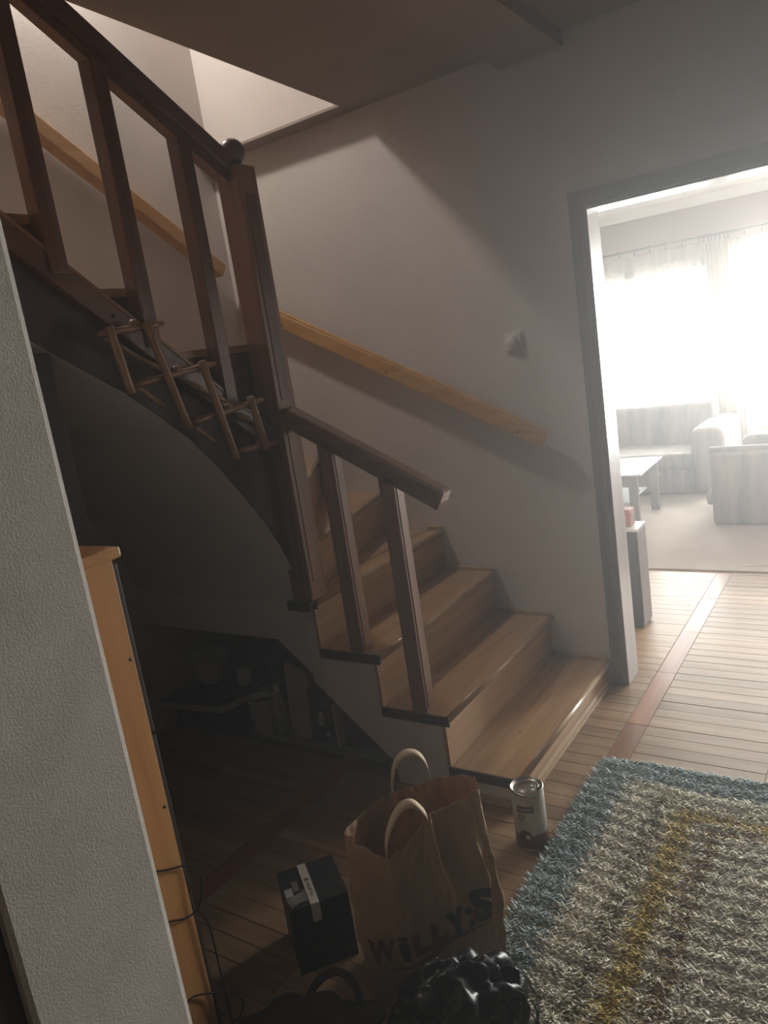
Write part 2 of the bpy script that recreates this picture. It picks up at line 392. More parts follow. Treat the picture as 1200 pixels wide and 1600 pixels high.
# thin haze volume added through the rooms; the veil belongs to the lens
hz = S(MB().box(-3.03, 1.80, -1.56, 8.24, -0.06, 4.55), 'glare', None); hz['kind'] = 'structure'
tag(hz, 'thin bright haze volume added between hall and window to imitate lens flare', 'glare', kind='structure')
hm = bpy.data.materials.new('lens_glare_scatter'); hm.use_nodes = True; hn = hm.node_tree
hn.nodes.remove(hn.nodes['Principled BSDF'])
hv = hn.nodes.new('ShaderNodeVolumeScatter'); hv.inputs['Color'].default_value = (1, 1, 1, 1); hv.inputs['Density'].default_value = 0.040; hv.inputs['Anisotropy'].default_value = 0.65
hn.links.new(hv.outputs[0], hn.nodes['Material Output'].inputs['Volume']); hz.data.materials.append(hm)

# ------------------------------------------------------------------ staircase
YN = 2.105                              # open side of the lower flight
ZS = [0.116, 0.314, 0.525, 0.728, 0.93, 1.13, 1.325, 1.52, 1.715, 1.92, 2.12, 2.325, 2.53]
XN = [-1.081, -1.333, -1.595, -1.853]
st = empty('staircase', (-1.95, 2.6, 0))
tag(st, 'wooden quarter-turn staircase with plastered underside and dark brown railings', 'staircase')
T = 0.026
# plastered body of the lower flight
poly = [(-1.117, 0), (-1.117, ZS[0] - T), (-1.369, ZS[0] - T), (-1.369, ZS[1] - T), (-1.631, ZS[1] - T), (-1.631, ZS[2] - T), (-1.889, ZS[2] - T), (-1.889, ZS[3] - T),
        (-1.945, ZS[3] - T), (-1.945, 0.372), (-1.61, 0.082), (-1.60, 0.0)]
MB().prism(poly, 'y', YN + 0.006, YW - 0.002).build('flight_body', PLASTER, st)
# body under the winders and the curved soffit of the upper flight
prof = [(2.20, 0.69), (2.1345, 0.69), (2.12, 0.74), (2.09, 0.85), (2.04, 0.97), (1.985, 1.07), (1.92, 1.165), (1.83, 1.29), (1.71, 1.43), (1.60, 1.525), (1.50, 1.605), (1.29, 1.74), (1.0, 1.94), (0.74, 2.115)]
slope = lambda y: 1.402 + (2.081 - y) * 0.813        # stringer top edge
top = [(0.74, slope(0.74) - 0.05), (2.20, slope(2.135) - 0.05)]
MB().prism(prof + top, 'x', XL + 0.002, -1.935).build('upper_flight_soffit', PLASTER, st)
MB().prism([(XL + 0.002, 0.53), (-2.13, 0.53), (-1.946, 0.373), (-1.946, ZS[3] - T), (XL + 0.002, ZS[3] - T)], 'y', 2.135, YW - 0.002).build('winder_body', PLASTER, st)

def tread_poly(poly, z, name='tread'):
    return MB().prism(poly, 'z', z - T, z, 0.004).build(name, LAM, st)
for i in range(4):
    xb = (XN[i + 1] - 0.02) if i < 3 else -1.95
    t = MB().box(xb - 0.01, XN[i] - 0.012, YN + 0.002, YW - 0.004, ZS[i] - T, ZS[i], 0.002).build('tread', LAM, st)
    MB().tube([(XN[i] - 0.012, YN + 0.004, ZS[i] - T / 2 + 0.0005), (XN[i] - 0.012, YW - 0.004, ZS[i] - T / 2 + 0.0005)], T / 2 + 0.0005, 12).build('nosing', LAM_EDGE, t)
    MB().box(xb - 0.01, XN[i] - 0.002, YN - 0.008, YN + 0.002, ZS[i] - 0.036, ZS[i] + 0.001, 0.002).build('edge_strip', EDGE_DARK, t)
    MB().box(xb + 0.002, XN[i] - 0.01, YW - 0.018, YW - 0.003, ZS[i], ZS[i] + 0.018, 0.004).build('wall_trim', LAM_EDGE, t)
    for fx, fy in (((0.35, 0.2), (0.62, 0.75)) if i % 2 else ((0.5, 0.3),)):
        px, py = xb + (XN[i] - xb) * fx, YN + (YW - YN) * fy
        MB().lathe([(0.0045, 0), (0.0045, 0.0006)], (px, py, ZS[i]), 8).build('nail', EDGE_DARK, t)
    zb = 0.0 if i == 0 else ZS[i - 1]
    r = MB().box(XN[i] - 0.036, XN[i] - 0.022, YN, YW - 0.004, zb, ZS[i] - T, 0.001).build('riser', LAM, st)
    if i == 0:
        MB().box(XN[0] - 0.022, XN[0] - 0.004, YN + 0.002, YW - 0.05, 0, 0.012, 0.003).build('base_trim', LAM_EDGE, r)
        MB().box(XN[0] - 0.022, XN[0] - 0.013, YN + 0.002, YW - 0.05, 0.012, 0.035, 0.002).build('base_trim', LAM_EDGE, r)
MB().box(-1.36, -1.10, YN - 0.010, YN + 0.006, 0, 0.028, 0.004).build('side_trim', LAM_EDGE, st)
# winders fan out from the newel
NC = (-1.93, 2.16)
edge = [(-2.195, YW - 0.004), (-2.58, YW - 0.004), (XL + 0.004, 2.98), (XL + 0.004, 2.56), (XL + 0.004, 2.15)]
start = [(-1.935, 2.24), (-1.965, 2.235), (-1.99, 2.21), (-2.0, 2.17), (-1.985, 2.15)]
for k in range(4):
    a, b_ = edge[k], edge[k + 1]; p = [start[k], a]
    if k == 1: p.append((XL + 0.004, YW - 0.004))
    p += [b_, start[k + 1]]
    z = ZS[4 + k]
    MB().prism(p, 'z', z - T, z).build('tread', LAM, st)
    MB().prism(p, 'z', ZS[3] - T, z - T).build('winder_block', LAM, st)
    MB().tube([(*start[k], z - T / 2), (*a, z - T / 2)], T / 2 + 0.001, 10).build('nosing', LAM_EDGE, st)
MB().prism([(-1.95, 2.14), (-1.95, YW - 0.004), (-2.2, YW - 0.004), (-1.97, 2.2)], 'z', ZS[3] - T, ZS[3]).build('tread', LAM, st)
YU = [1.92, 1.645, 1.37, 1.10, 0.84]
for k in range(5):
    z = ZS[8 + k]; y1 = YU[k] if k else 2.148; y0 = max(YU[k] - 0.275, 0.745)
    t = MB().box(XL + 0.004, -1.962, y0, y1, z - T, z, 0.002).build('tread', LAM, st)
    MB().tube([(XL + 0.004, y1, z - T / 2), (-1.962, y1, z - T / 2)], T / 2 + 0.0005, 10).build('nosing', LAM_EDGE, t)
    MB().box(XL + 0.004, -1.966, y1 - 0.03, y1 - 0.016, z - 0.21, z - T).build('riser', LAM, st)
    MB().prism([(y1 - 0.03, z - T), (y0 - 0.02, z - T), (y0 - 0.02, slope(y0) - 0.06), (y1 - 0.03, slope(y1) - 0.06)], 'x', -1.99, -1.97).build('side_panel', DARK_Y, st)
# stringer board
m = MB(); m.bar((-1.92, 2.10, slope(2.10) - 0.045), (-1.92, 0.745, slope(0.745) - 0.045), 0.036, 0.075, bev=0.003)
sb = m.build('stringer', DARK_Y, st)
MB().prism(prof[1:] + [(0.74, slope(0.74) - 0.06), (2.10, slope(2.10) - 0.06)], 'x', -1.9345, -1.929).build('skirt_board', SKIRT, st)
MB().bar((-1.905, 2.09, slope(2.09) - 0.005), (-1.905, 0.745, slope(0.745) - 0.005), 0.012, 0.012, bev=0.003).build('bead', REDW, sb)
MB().lathe([(0.006, 0), (0.006, 0.003)], (-1.902, 1.49, slope(1.49) - 0.05), 10, (1, 0, 0)).build('screw', EDGE_DARK, sb)
# newel
nx0, nx1, ny0, ny1 = -1.96, -1.862, 2.088, 2.186
nw = MB().box(nx0, nx1, ny0, ny1, ZS[3] - 0.012, 2.315, 0.005).build('newel_post', REDW, st)
MB().box(nx1, nx1 + 0.003, 2.112, 2.162, 0.80, 1.42, 0.0012).build('moulding', REDW, nw)
MB().box(nx1, nx1 + 0.003, 2.112, 2.162, 1.50, 2.22, 0.0012).build('moulding', DARK, nw)
MB().box(-1.936, -1.886, ny0 - 0.003, ny0, 0.80, 1.36, 0.0012).build('moulding', DARK, nw)
MB().lathe([(0.030, 2.312), (0.030, 2.320), (0.022, 2.325), (0.022, 2.331)] + [(0.046 * math.sin(a), 2.366 - 0.046 * math.cos(a)) for a in [0.55 + i * (math.pi - 0.56) / 12 for i in range(13)]], (-1.911, 2.137, 0), 24).build('ball_finial', DARK, nw)
MB().box(-1.972, -1.862, 2.06, 2.09, ZS[3] - 0.035, ZS[3] + 0.002, 0.004).build('foot_trim', EDGE_DARK, nw)
# upper handrail and balusters
rail_z = lambda y: 2.350 + (2.119 - y) * 0.588       # upper edge
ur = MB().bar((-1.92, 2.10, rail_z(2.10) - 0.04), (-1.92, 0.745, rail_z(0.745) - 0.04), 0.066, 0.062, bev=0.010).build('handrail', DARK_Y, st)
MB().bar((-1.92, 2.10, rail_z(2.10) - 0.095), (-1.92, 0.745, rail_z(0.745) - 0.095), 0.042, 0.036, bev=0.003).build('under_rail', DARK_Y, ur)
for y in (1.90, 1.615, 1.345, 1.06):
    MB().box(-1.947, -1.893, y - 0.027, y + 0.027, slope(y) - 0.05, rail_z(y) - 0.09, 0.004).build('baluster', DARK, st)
# lower handrail with two balusters
lr_z = lambda x: 1.461 + (-1.813 - x) * 0.54
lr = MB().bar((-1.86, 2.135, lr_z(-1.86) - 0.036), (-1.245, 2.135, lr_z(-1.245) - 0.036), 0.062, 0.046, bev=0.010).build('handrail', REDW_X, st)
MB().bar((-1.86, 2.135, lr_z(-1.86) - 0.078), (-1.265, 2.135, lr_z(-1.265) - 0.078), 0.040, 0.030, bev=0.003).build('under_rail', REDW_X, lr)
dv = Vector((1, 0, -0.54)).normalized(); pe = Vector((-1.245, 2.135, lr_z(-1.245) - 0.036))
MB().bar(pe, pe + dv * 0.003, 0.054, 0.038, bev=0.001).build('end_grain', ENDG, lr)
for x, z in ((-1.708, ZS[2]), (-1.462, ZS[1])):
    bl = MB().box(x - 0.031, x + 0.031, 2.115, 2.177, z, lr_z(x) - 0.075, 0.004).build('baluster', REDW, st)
    MB().box(x + 0.031, x + 0.034, 2.128, 2.164, z + 0.01, lr_z(x) - 0.10, 0.001).build('moulding', REDW, bl)

# post that carries the upper flight, behind the partition
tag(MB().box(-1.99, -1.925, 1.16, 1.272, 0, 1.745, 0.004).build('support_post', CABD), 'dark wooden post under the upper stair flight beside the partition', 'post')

# ------------------------------------------------------------------ wall handrails
def wall_rail(name, a, b, nrm, mat, label, brackets, w=0.042):
    """pine rail; nrm points from the wall into the room"""
    e = empty(name, tuple((Vector(a) + Vector(b)) / 2)); tag(e, label, 'handrail', 'pine wall handrails')
    n = Vector(nrm); A = Vector(a); B = Vector(b); u = Vector((0, 0, 1)); dd = (B - A).normalized()
    perp = dd.cross(n).normalized(); perp = perp if perp.z > 0 else -perp
    h = 0.066
    MB().bar(A, B, w, h, up=perp, bev=0.005).build('rail', mat, e)
    MB().bar(A + perp * 0.038, B + perp * 0.038, 0.030, 0.014, up=perp, bev=0.004).build('top_bead', mat, e)
    L = (B - A).length
    for f in brackets:
        c = A + dd * (L * f); MB().tube([c - perp * 0.02, c - perp * 0.02 - n * (w / 2 + 0.02)], 0.008, 8).build('bracket', STEEL, e)
        MB().lathe([(0.005, 0.0), (0.005, 0.0015)], c + n * (w / 2) - perp * 0.012, 8, tuple(n)).build('screw', EDGE_DARK, e)
    return e
wall_rail('wall_handrail', (-2.80, 3.065, 1.953), (-1.258, 3.065, 1.146), (0, -1, 0), PINE, 'pine handrail on the wall above the lower steps beside the doorway', (0.14, 0.52, 0.93))
wall_rail('wall_handrail', (-2.913, 3.005, 2.150), (-2.913, 1.1, 3.345), (1, 0, 0), PINE_Y, 'pine handrail on the left wall seen behind the dark balusters', (0.06, 0.5, 0.92), 0.072)

# light switch
sw = empty('light_switch', (-1.379, YW, 1.536)); tag(sw, 'square white dimmer switch on the wall left of the doorway', 'switch')
MB().box(-1.418, -1.340, YW - 0.012, YW, 1.538, 1.614, 0.004).build('plate', WHITE, sw)
MB().lathe([(0.026, 0), (0.026, 0.010), (0.023, 0.013)], (-1.381, YW - 0.012, 1.576), 24, (0, -1, 0)).build('knob', WHITE, sw)

# upstairs lamp on the left wall, above the frame
LS = (-2.82, 2.15, 3.79)
lp = empty('wall_lamp', LS); tag(lp, 'round globe lamp on the wall upstairs above the stair opening', 'lamp')
MB().lathe([(0.05, 0), (0.05, 0.03), (0.02, 0.05), (0.02, 0.07)], (XL, LS[1], LS[2]), 16, (1, 0, 0)).build('bracket', STEEL, lp)
MB().lathe([(0.085 * math.sin(0.01 + i * (math.pi - 0.02) / 14), -0.085 * math.cos(0.01 + i * (math.pi - 0.02) / 14)) for i in range(15)][::2], LS, 14).build('globe', emit('lamp_globe', (1.0, 0.92, 0.82), 225.0), lp)

# ------------------------------------------------------------------ bamboo rack hung on the stringer
rk = empty('bamboo_rack', (-1.86, 1.7, 1.34)); tag(rk, 'slanted bamboo rack hanging on the stair stringer below the balusters', 'rack')
def P(y, z, x=-1.86): return (x, y, z)
def stick(a, b, r, mat, knots=True):
    a = Vector(a); b = Vector(b); n = 7; pts = [a.lerp(b, i / (n - 1)) for i in range(n)]
    rr = [r * k for k in ((1.06, 0.97, 1.0, 1.03, 0.99, 0.97, 1.06) if knots else (0.6, 1.1, 0.9, 1.0, 0.85, 1.15, 0.6))]
    m = MB().tube(pts, rr, 10); return m.build('stick', mat, rk)
for a, b, r in (((1.423, 1.797), (1.452, 1.602), 0.0130), ((1.556, 1.801), (1.64, 1.469), 0.0132), ((1.746, 1.671), (1.818, 1.336), 0.0132), ((1.937, 1.533), (1.971, 1.342), 0.0130)):
    stick(P(*a, -1.845), P(*b, -1.845), r, BAMBOO)
for a, b in (((1.397, 1.779), (1.639, 1.799)), ((1.463, 1.625), (1.822, 1.658)), ((1.647, 1.483), (2.02, 1.513)), ((1.852, 1.358), (2.058, 1.357))):
    stick(P(*a, -1.866), P(*b, -1.866), 0.0115, BAMBOO_D, False)
    pg = Vector(P(*a, -1.866)).lerp(Vector(P(*b, -1.866)), 0.5)
    MB().lathe([(0.006, 0), (0.013, 0.012), (0.012, 0.03), (0.006, 0.04)], pg + Vector((0, -0.01, 0.012)), 10, (0, 1, 0.08)).build('peg', BAMBOO_D, rk)
for a, b in (((1.465, 1.653), (1.602, 1.544)), ((1.688, 1.474), (1.776, 1.404)), ((1.703, 1.614), (1.868, 1.524)), ((1.889, 1.484), (2.008, 1.428)), ((1.43, 1.77), (1.62, 1.655))):
    stick(P(*a, -1.885), P(*b, -1.885), 0.009, BAMBOO, False)

# ------------------------------------------------------------------ cabinet behind the partition
cb = empty('shoe_cabinet', (-1.8, 0.86, 0)); tag(cb, 'narrow beech cabinet with side panel behind the white partition', 'cabinet')
MB().box(-1.42, -1.40, 0.745, 0.958, 0, 1.262, 0.002).build('side_panel', CAB, cb)
MB().box(-2.30, -2.28, 0.745, 0.958, 0, 1.262, 0.002).build('side_panel', CAB, cb)
MB().box(-2.28, -1.42, 0.745, 0.755, 0.02, 1.262).build('back_panel', CAB, cb)
MB().box(-2.31, -1.392, 0.742, 0.980, 1.262, 1.287, 0.006).build('top', CAB, cb)
for z0, z1 in ((0.03, 0.43), (0.44, 0.84), (0.85, 1.25)):
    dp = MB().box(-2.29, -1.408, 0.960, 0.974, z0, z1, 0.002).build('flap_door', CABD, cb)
    MB().tube([(-1.95, 0.974, z1 - 0.05), (-1.95, 0.992, z1 - 0.05), (-1.75, 0.992, z1 - 0.05), (-1.75, 0.974, z1 - 0.05)], 0.005, 8).build('handle', STEEL, dp)
for z in (1.036, 0.672): MB().lathe([(0.0045, 0), (0.0045, 0.001)], (-1.40, 0.948, z), 10, (1, 0, 0)).build('screw', EDGE_DARK, cb)
# cables tied round the cabinet's end
cbl = [( -1.394, 0.84, 0.575), (-1.394, 0.905, 0.537), (-1.392, 0.967, 0.506), (-1.385, 0.988, 0.47), (-1.385, 0.985, 0.43), (-1.390, 0.968, 0.390), (-1.394, 0.93, 0.39), (-1.394, 0.892, 0.412), (-1.394, 0.84, 0.43)]
def smooth_path(p, n=6):
    p = [Vector(q) for q in p]; out = []
    for i in range(len(p) - 1):
        a, b, c, d = p[max(i - 1, 0)], p[i], p[i + 1], p[min(i + 2, len(p) - 1)]
        for k in range(n):
            t = k / n; out.append(0.5 * ((2 * b) + (c - a) * t + (2 * a - 5 * b + 4 * c - d) * t * t + (-a + 3 * b - 3 * c + d) * t ** 3))
    return out + [p[-1]]
tag(MB().tube(smooth_path(cbl), 0.0023, 6).build('cable', CABLE), 'thin black cable looped across the middle of the beech cabinet end', 'cable')
cb2 = [(-1.391, 0.966, 0.386), (-1.386, 0.984, 0.33), (-1.386, 0.986, 0.22), (-1.386, 0.987, 0.12), (-1.386, 0.99, 0.02), (-1.37, 1.0, 0.004), (-1.33, 1.05, 0.004)]
tag(MB().tube(smooth_path(cb2), 0.0023, 6).build('cable', CABLE), 'black cable hanging straight down the edge of the beech cabinet', 'cable')
cb3 = [(-1.394, 0.86, 0.19), (-1.394, 0.90, 0.196), (-1.390, 0.95, 0.165), (-1.376, 0.998, 0.13), (-1.370, 1.02, 0.08), (-1.377, 0.99, 0.05), (-1.394, 0.94, 0.065), (-1.394, 0.88, 0.08)]
tag(MB().tube(smooth_path(cb3), 0.0023, 6).build('cable', CABLE), 'black cable loop low on the beech cabinet end near the floor', 'cable')

# ------------------------------------------------------------------ text helper
def text_mesh(body, size, bold=0.0, ext=0.0):
    c = bpy.data.curves.new('lettering', 'FONT'); c.body = body; c.size = size; c.offset = bold; c.extrude = ext; c.resolution_u = 3
    c.align_x = 'LEFT'
    o = bpy.data.objects.new('lettering', c); COL.objects.link(o)
    bpy.context.view_layer.update()
    me = bpy.data.meshes.new_from_object(o.evaluated_get(bpy.context.evaluated_depsgraph_get()))
    bpy.data.objects.remove(o); bpy.data.curves.remove(c)
    vs_ = [v.co.copy() for v in me.vertices]; fs = [tuple(p.vertices) for p in me.polygons]
    bpy.data.meshes.remove(me); return vs_, fs
def fit_text(body, bold=0.0):
    vs_, fs = text_mesh(body, 1.0, bold)
    x0 = min(v.x for v in vs_); x1 = max(v.x for v in vs_); y0 = min(v.y for v in vs_); y1 = max(v.y for v in vs_)
    return [((v.x - x0) / (x1 - x0), (v.y - y0) / (y1 - y0)) for v in vs_], fs, (x1 - x0) / (y1 - y0)

# ------------------------------------------------------------------ paper carrier bag
BH = 0.43
keyT = [(0.00, (-1.178, 1.285, 0.440)), (0.05, (-1.150, 1.282, 0.418)), (0.14, (-1.062, 1.300, 0.378)), (0.21, (-1.030, 1.352, 0.402)), (0.27, (-1.006, 1.398, 0.440)), (0.35, (-0.962, 1.478, 0.446)),
        (0.42, (-0.930, 1.560, 0.446)), (0.46, (-0.955, 1.590, 0.462)), (0.52, (-0.995, 1.596, 0.456)), (0.60, (-1.054, 1.582, 0.450)), (0.70, (-1.115, 1.535, 0.434)), (0.82, (-1.175, 1.468, 0.430)), (0.92, (-1.20, 1.37, 0.420)), (1.0, (-1.178, 1.285, 0.440))]
keyB = [(0.00, (-1.115, 1.222, 0)), (0.21, (-0.985, 1.355, 0)), (0.42, (-0.868, 1.492, 0.012)), (0.55, (-0.965, 1.595, 0)), (0.87, (-1.222, 1.335, 0)), (1.0, (-1.115, 1.222, 0))]
def along(keys, u):
    u %= 1.0
    for i in range(len(keys) - 1):
        if keys[i][0] <= u <= keys[i + 1][0]:
            t = (u - keys[i][0]) / (keys[i + 1][0] - keys[i][0]); return Vector(keys[i][1]).lerp(Vector(keys[i + 1][1]), t)
def bag_pt(u, v, off=0.0):
    B_ = along(keyB, u); T_ = along(keyT, u); p = B_.lerp(T_, v)
    c = Vector((-1.05, 1.42, p.z)); n = (p - c); n.z = 0; n.normalize()
    p += n * (0.020 * math.sin(math.pi * min(1, v * 1.15)) * (0.7 + 0.3 * math.sin(u * 23)))
    def bump(u0, v0, su, sv): return math.exp(-((u - u0) / su) ** 2 - ((v - v0) / sv) ** 2)
    p -= n * (0.046 * bump(0.325, 0.74, 0.035, 0.26) + 0.040 * bump(0.392, 0.48, 0.018, 0.15) - 0.016 * max(0, 1 - abs(u - 0.278) / 0.016) * min(1, max(0, (v - 0.42) * 5)) - 0.034 * max(0, 1 - abs(u - 0.366) / 0.024) * math.exp(-((v - 0.52) / 0.20) ** 2) + 0.012 * bump(0.12, 0.62, 0.05, 0.1))
    p += n * 0.009 * noise.noise(Vector((u * 22, v * 6, 1.3))) + n * 0.004 * noise.noise(Vector((u * 60, v * 18, 4.3)))
    p.z += 0.008 * v ** 6 * noise.noise(Vector((u * 45, 0, 9)))
    return p + n * off
bagE = empty('paper_carrier_bag', (-1.04, 1.41, 0)); tag(bagE, 'open brown paper carrier bag with printed lettering standing on the floor', 'paper bag')
NU, NV = 220, 34
m = MB(); vv = []; ff = []
for j in range(NV):
    for i in range(NU): vv.append(bag_pt(i / NU, j / (NV - 1)))
for j in range(NV - 1):
    for i in range(NU):
        i2 = (i + 1) % NU; ff.append((j * NU + i, j * NU + i2, (j + 1) * NU + i2, (j + 1) * NU + i))
m.add(vv, ff, False)
m.add([along(keyB, u) + Vector((0, 0, 0.002)) for u in (0, 0.42, 0.55, 0.87)], [(3, 2, 1, 0)])
bo = m.build('bag_body', KRAFT, bagE)
sol = bo.modifiers.new('thickness', 'SOLIDIFY'); sol.thickness = 0.0012; sol.offset = -1
def handle(pts, name, wdir):
    pts = smooth_path(pts, 5); mm = MB(); vv = []; ff = []; wd = Vector(wdir)
    for p in pts:
        for dz, dn in ((-0.5, -1), (0.5, -1), (0.5, 1), (-0.5, 1)):
            vv.append(p + wd * 0.027 * dz + Vector((0.52, -0.52, 0.0)) * 0.0)
    for i, p in enumerate(pts):
        t = (pts[min(i + 1, len(pts) - 1)] - pts[max(i - 1, 0)]).normalized(); nn = t.cross(wd).normalized() * 0.0010
        for k, dn in enumerate((-1, -1, 1, 1)): vv[i * 4 + k] = vv[i * 4 + k] + nn * dn
    for i in range(len(pts) - 1):
        for k in range(4):
            k2 = (k + 1) % 4; ff.append((i * 4 + k, i * 4 + k2, i * 4 + 4 + k2, i * 4 + 4 + k))
    mm.add(vv, ff, True); return mm.build(name, KRAFT_H, bagE)
handle([(-1.068, 1.312, 0.25), (-1.085, 1.325, 0.37), (-1.080, 1.345, 0.43), (-1.058, 1.372, 0.478), (-1.032, 1.392, 0.488), (-1.012, 1.402, 0.470), (-1.002, 1.412, 0.435), (-1.005, 1.42, 0.36), (-1.01, 1.425, 0.29)], 'carry_handle', (-0.60, 0.66, 0.45))
handle([(-1.160, 1.490, 0.34), (-1.168, 1.498, 0.42), (-1.166, 1.512, 0.48), (-1.146, 1.532, 0.520), (-1.118, 1.556, 0.522), (-1.096, 1.570, 0.495), (-1.084, 1.570, 0.44), (-1.082, 1.556, 0.37), (-1.08, 1.545, 0.32)], 'carry_handle', (-0.60, 0.66, 0.45))
def refine(pv, fs):
    bm = bmesh.new(); vs_ = [bm.verts.new((p[0], p[1], 0)) for p in pv]
    for f in fs:
        try: bm.faces.new([vs_[i] for i in f])
        except ValueError: pass
    for _ in range(5):
        bmesh.ops.triangulate(bm, faces=bm.faces[:])
        long = [e for e in bm.edges if e.calc_length() > 0.12]
        if not long: break
        bmesh.ops.subdivide_edges(bm, edges=long, cuts=1)
    bmesh.ops.triangulate(bm, faces=bm.faces[:]); bm.verts.index_update()
    out = [(v.co.x, v.co.y) for v in bm.verts], [tuple(v.index for v in f.verts) for f in bm.faces]
    bm.free(); return out
# printed name: letters follow the bag's wall
def bag_print(body, u0, u1, v0, v1, tilt, mat, bold=0.035):
    pv, fs = refine(*fit_text(body, bold)[:2]); mm = MB(); vv = []; u0 -= 0.018; u1 -= 0.014; v0 += 0.055; v1 += 0.075
    for s, t in pv:
        u = u0 + (u1 - u0) * s; v = v0 + (v1 - v0) * t + tilt * (s - 0.5)
        vv.append(bag_pt(u, v, 0.0022))
    mm.add(vv, fs); mm.build('lettering', mat, bagE)
bag_print('W', 0.056, 0.122, 0.205, 0.335, 0.0, INKR, 0.065)
bag_print('i', 0.138, 0.158, 0.210, 0.365, 0.0, INK, 0.03)
bag_print('L', 0.172, 0.218, 0.215, 0.345, 0.0, INKR, 0.06)
bag_print('L', 0.226, 0.268, 0.215, 0.345, 0.0, INKR, 0.06)
bag_print('Y', 0.270, 0.320, 0.205, 0.355, 0.0, INK, 0.065)
bag_print(':', 0.326, 0.340, 0.225, 0.325, 0.0, INK, 0.05)
bag_print('S', 0.346, 0.384, 0.225, 0.405, 0.0, INK, 0.065)
mm = MB(); vv = []; ff = []; K = 40
for i in range(K + 1):
    s = i / K; u = 0.060 + 0.31 * s; vc = 0.215 + 0.035 * math.sin(s * math.pi * 2 + 3.4) * 0.5 + 0.045 * s; th = 0.012 * math.sin(math.pi * min(max(s, 0.02), 0.98))
    vv += [bag_pt(u, vc - th, 0.0025), bag_pt(u, vc + th, 0.0025)]
for i in range(K): ff.append((2 * i, 2 * i + 2, 2 * i + 3, 2 * i + 1))
mm.add(vv, ff); mm.build('underline', INKR, bagE)

# ------------------------------------------------------------------ tin can
CX, CY = -0.992, 1.962; CR = 0.0515; CHH = 0.205
cn = empty('tin_can', (CX, CY, 0)); tag(cn, 'tall food tin with ring-pull lid standing between bag and rug', 'tin can')
MB().lathe([(CR - 0.001, 0.0), (CR + 0.0015, 0.002), (CR + 0.0015, 0.006), (CR, 0.008), (CR, CHH - 0.008), (CR + 0.0018, CHH - 0.005), (CR + 0.0018, CHH), (CR - 0.002, CHH), (CR - 0.004, CHH - 0.006), (0.030, CHH - 0.006), (0.028, CHH - 0.0045), (0.0005, CHH - 0.0045)], (CX, CY, 0), 40).build('can_body', METAL, cn)
def can_label_mat():
    m, nt, b = new_mat('printed_can_label'); tc = nt.nodes.new('ShaderNodeTexCoord'); sx = nt.nodes.new('ShaderNodeSeparateXYZ')
    nt.links.new(tc.outputs['Object'], sx.inputs[0])
    nz = nt.nodes.new('ShaderNodeTexNoise'); nz.inputs['Scale'].default_value = 22; nt.links.new(tc.outputs['Object'], nz.inputs['Vector'])
    ad = nt.nodes.new('ShaderNodeMath'); ad.operation = 'MULTIPLY_ADD'; ad.inputs[1].default_value = 0.035; nt.links.new(nz.outputs['Fac'], ad.inputs[0]); nt.links.new(sx.outputs['Z'], ad.inputs[2])
    cr = nt.nodes.new('ShaderNodeValToRGB'); cr.color_ramp.interpolation = 'LINEAR'; e = cr.color_ramp.elements
    e[0].position = 0.0; e[0].color = (0.10, 0.028, 0.018, 1); e[1].position = 0.070; e[1].color = (0.15, 0.04, 0.024, 1)
    q = e.new(0.078); q.color = (0.46, 0.42, 0.37, 1); q = e.new(0.5); q.color = (0.50, 0.46, 0.41, 1)
    nt.links.new(ad.outputs[0], cr.inputs['Fac']); nt.links.new(cr.outputs['Color'], b.inputs['Base Color']); b.inputs['Roughness'].default_value = 0.4
    return m
MB().lathe([(CR + 0.0002, 0.009), (CR + 0.0010, 0.0095), (CR + 0.0010, CHH - 0.012), (CR + 0.0002, CHH - 0.0115)], (CX, CY, 0), 40).build('label', can_label_mat(), cn)
rp = MB(); ang = math.atan2(0.8, 0.4)
rp.tube([(CX + 0.026 + 0.010 * math.cos(a), CY + 0.012 + 0.010 * math.sin(a), CHH - 0.0025) for a in [i * 2 * math.pi / 16 for i in range(17)]], 0.0017, 6)
rp.build('ring_pull', METAL, cn)
MB().lathe([(0.004, 0), (0.004, 0.002)], (CX + 0.012, CY + 0.006, CHH - 0.0045), 10).build('rivet', METAL, cn)
def on_can(th, z, off=0.0016): return Vector((CX + (CR + off) * math.cos(th), CY + (CR + off) * math.sin(th), z))
TH0 = math.radians(-72)                                   # facing the room
def can_patch(t0, t1, z0, z1, mat, name, off=0.0016, n=12):
    mm = MB(); vv = []; ff = []
    for i in range(n + 1):
        th = TH0 + t0 + (t1 - t0) * i / n; vv += [on_can(th, z0, off), on_can(th, z1, off)]
    for i in range(n): ff.append((2 * i, 2 * i + 2, 2 * i + 3, 2 * i + 1))
    mm.add(vv, ff); return mm.build(name, mat, cn)
can_patch(-0.62, 0.42, 0.140, 0.163, INK, 'name_band')
pv, fs, asp = fit_text('Compo', 0.02); mm = MB()
mm.add([on_can(TH0 - 0.50 + 0.82 * s, 0.1455 + 0.012 * t, 0.0022) for s, t in pv], fs); mm.build('lettering', CARD, cn)
for k, (zz, l) in enumerate(((0.128, 0.5), (0.119, 0.42), (0.110, 0.3))): can_patch(-0.60, -0.60 + l, zz, zz + 0.004, INKR, 'fine_print')
def can_dot(t, z, r, mat):
    mm = MB(); vv = [on_can(TH0 + t, z, 0.0022)]; n = 18
    for i in range(n): a = 2 * math.pi * i / n; vv.append(on_can(TH0 + t + r * math.cos(a) / CR, z + r * math.sin(a), 0.0022))
    mm.add(vv, [(0, i + 1, (i + 1) % n + 1) for i in range(n)]); mm.build('picture', mat, cn)
can_dot(-0.25, 0.056, 0.021, mottled('label_brown', (0.09, 0.03, 0.022), 0.5)); can_dot(-0.10, 0.055, 0.0075, CARD)

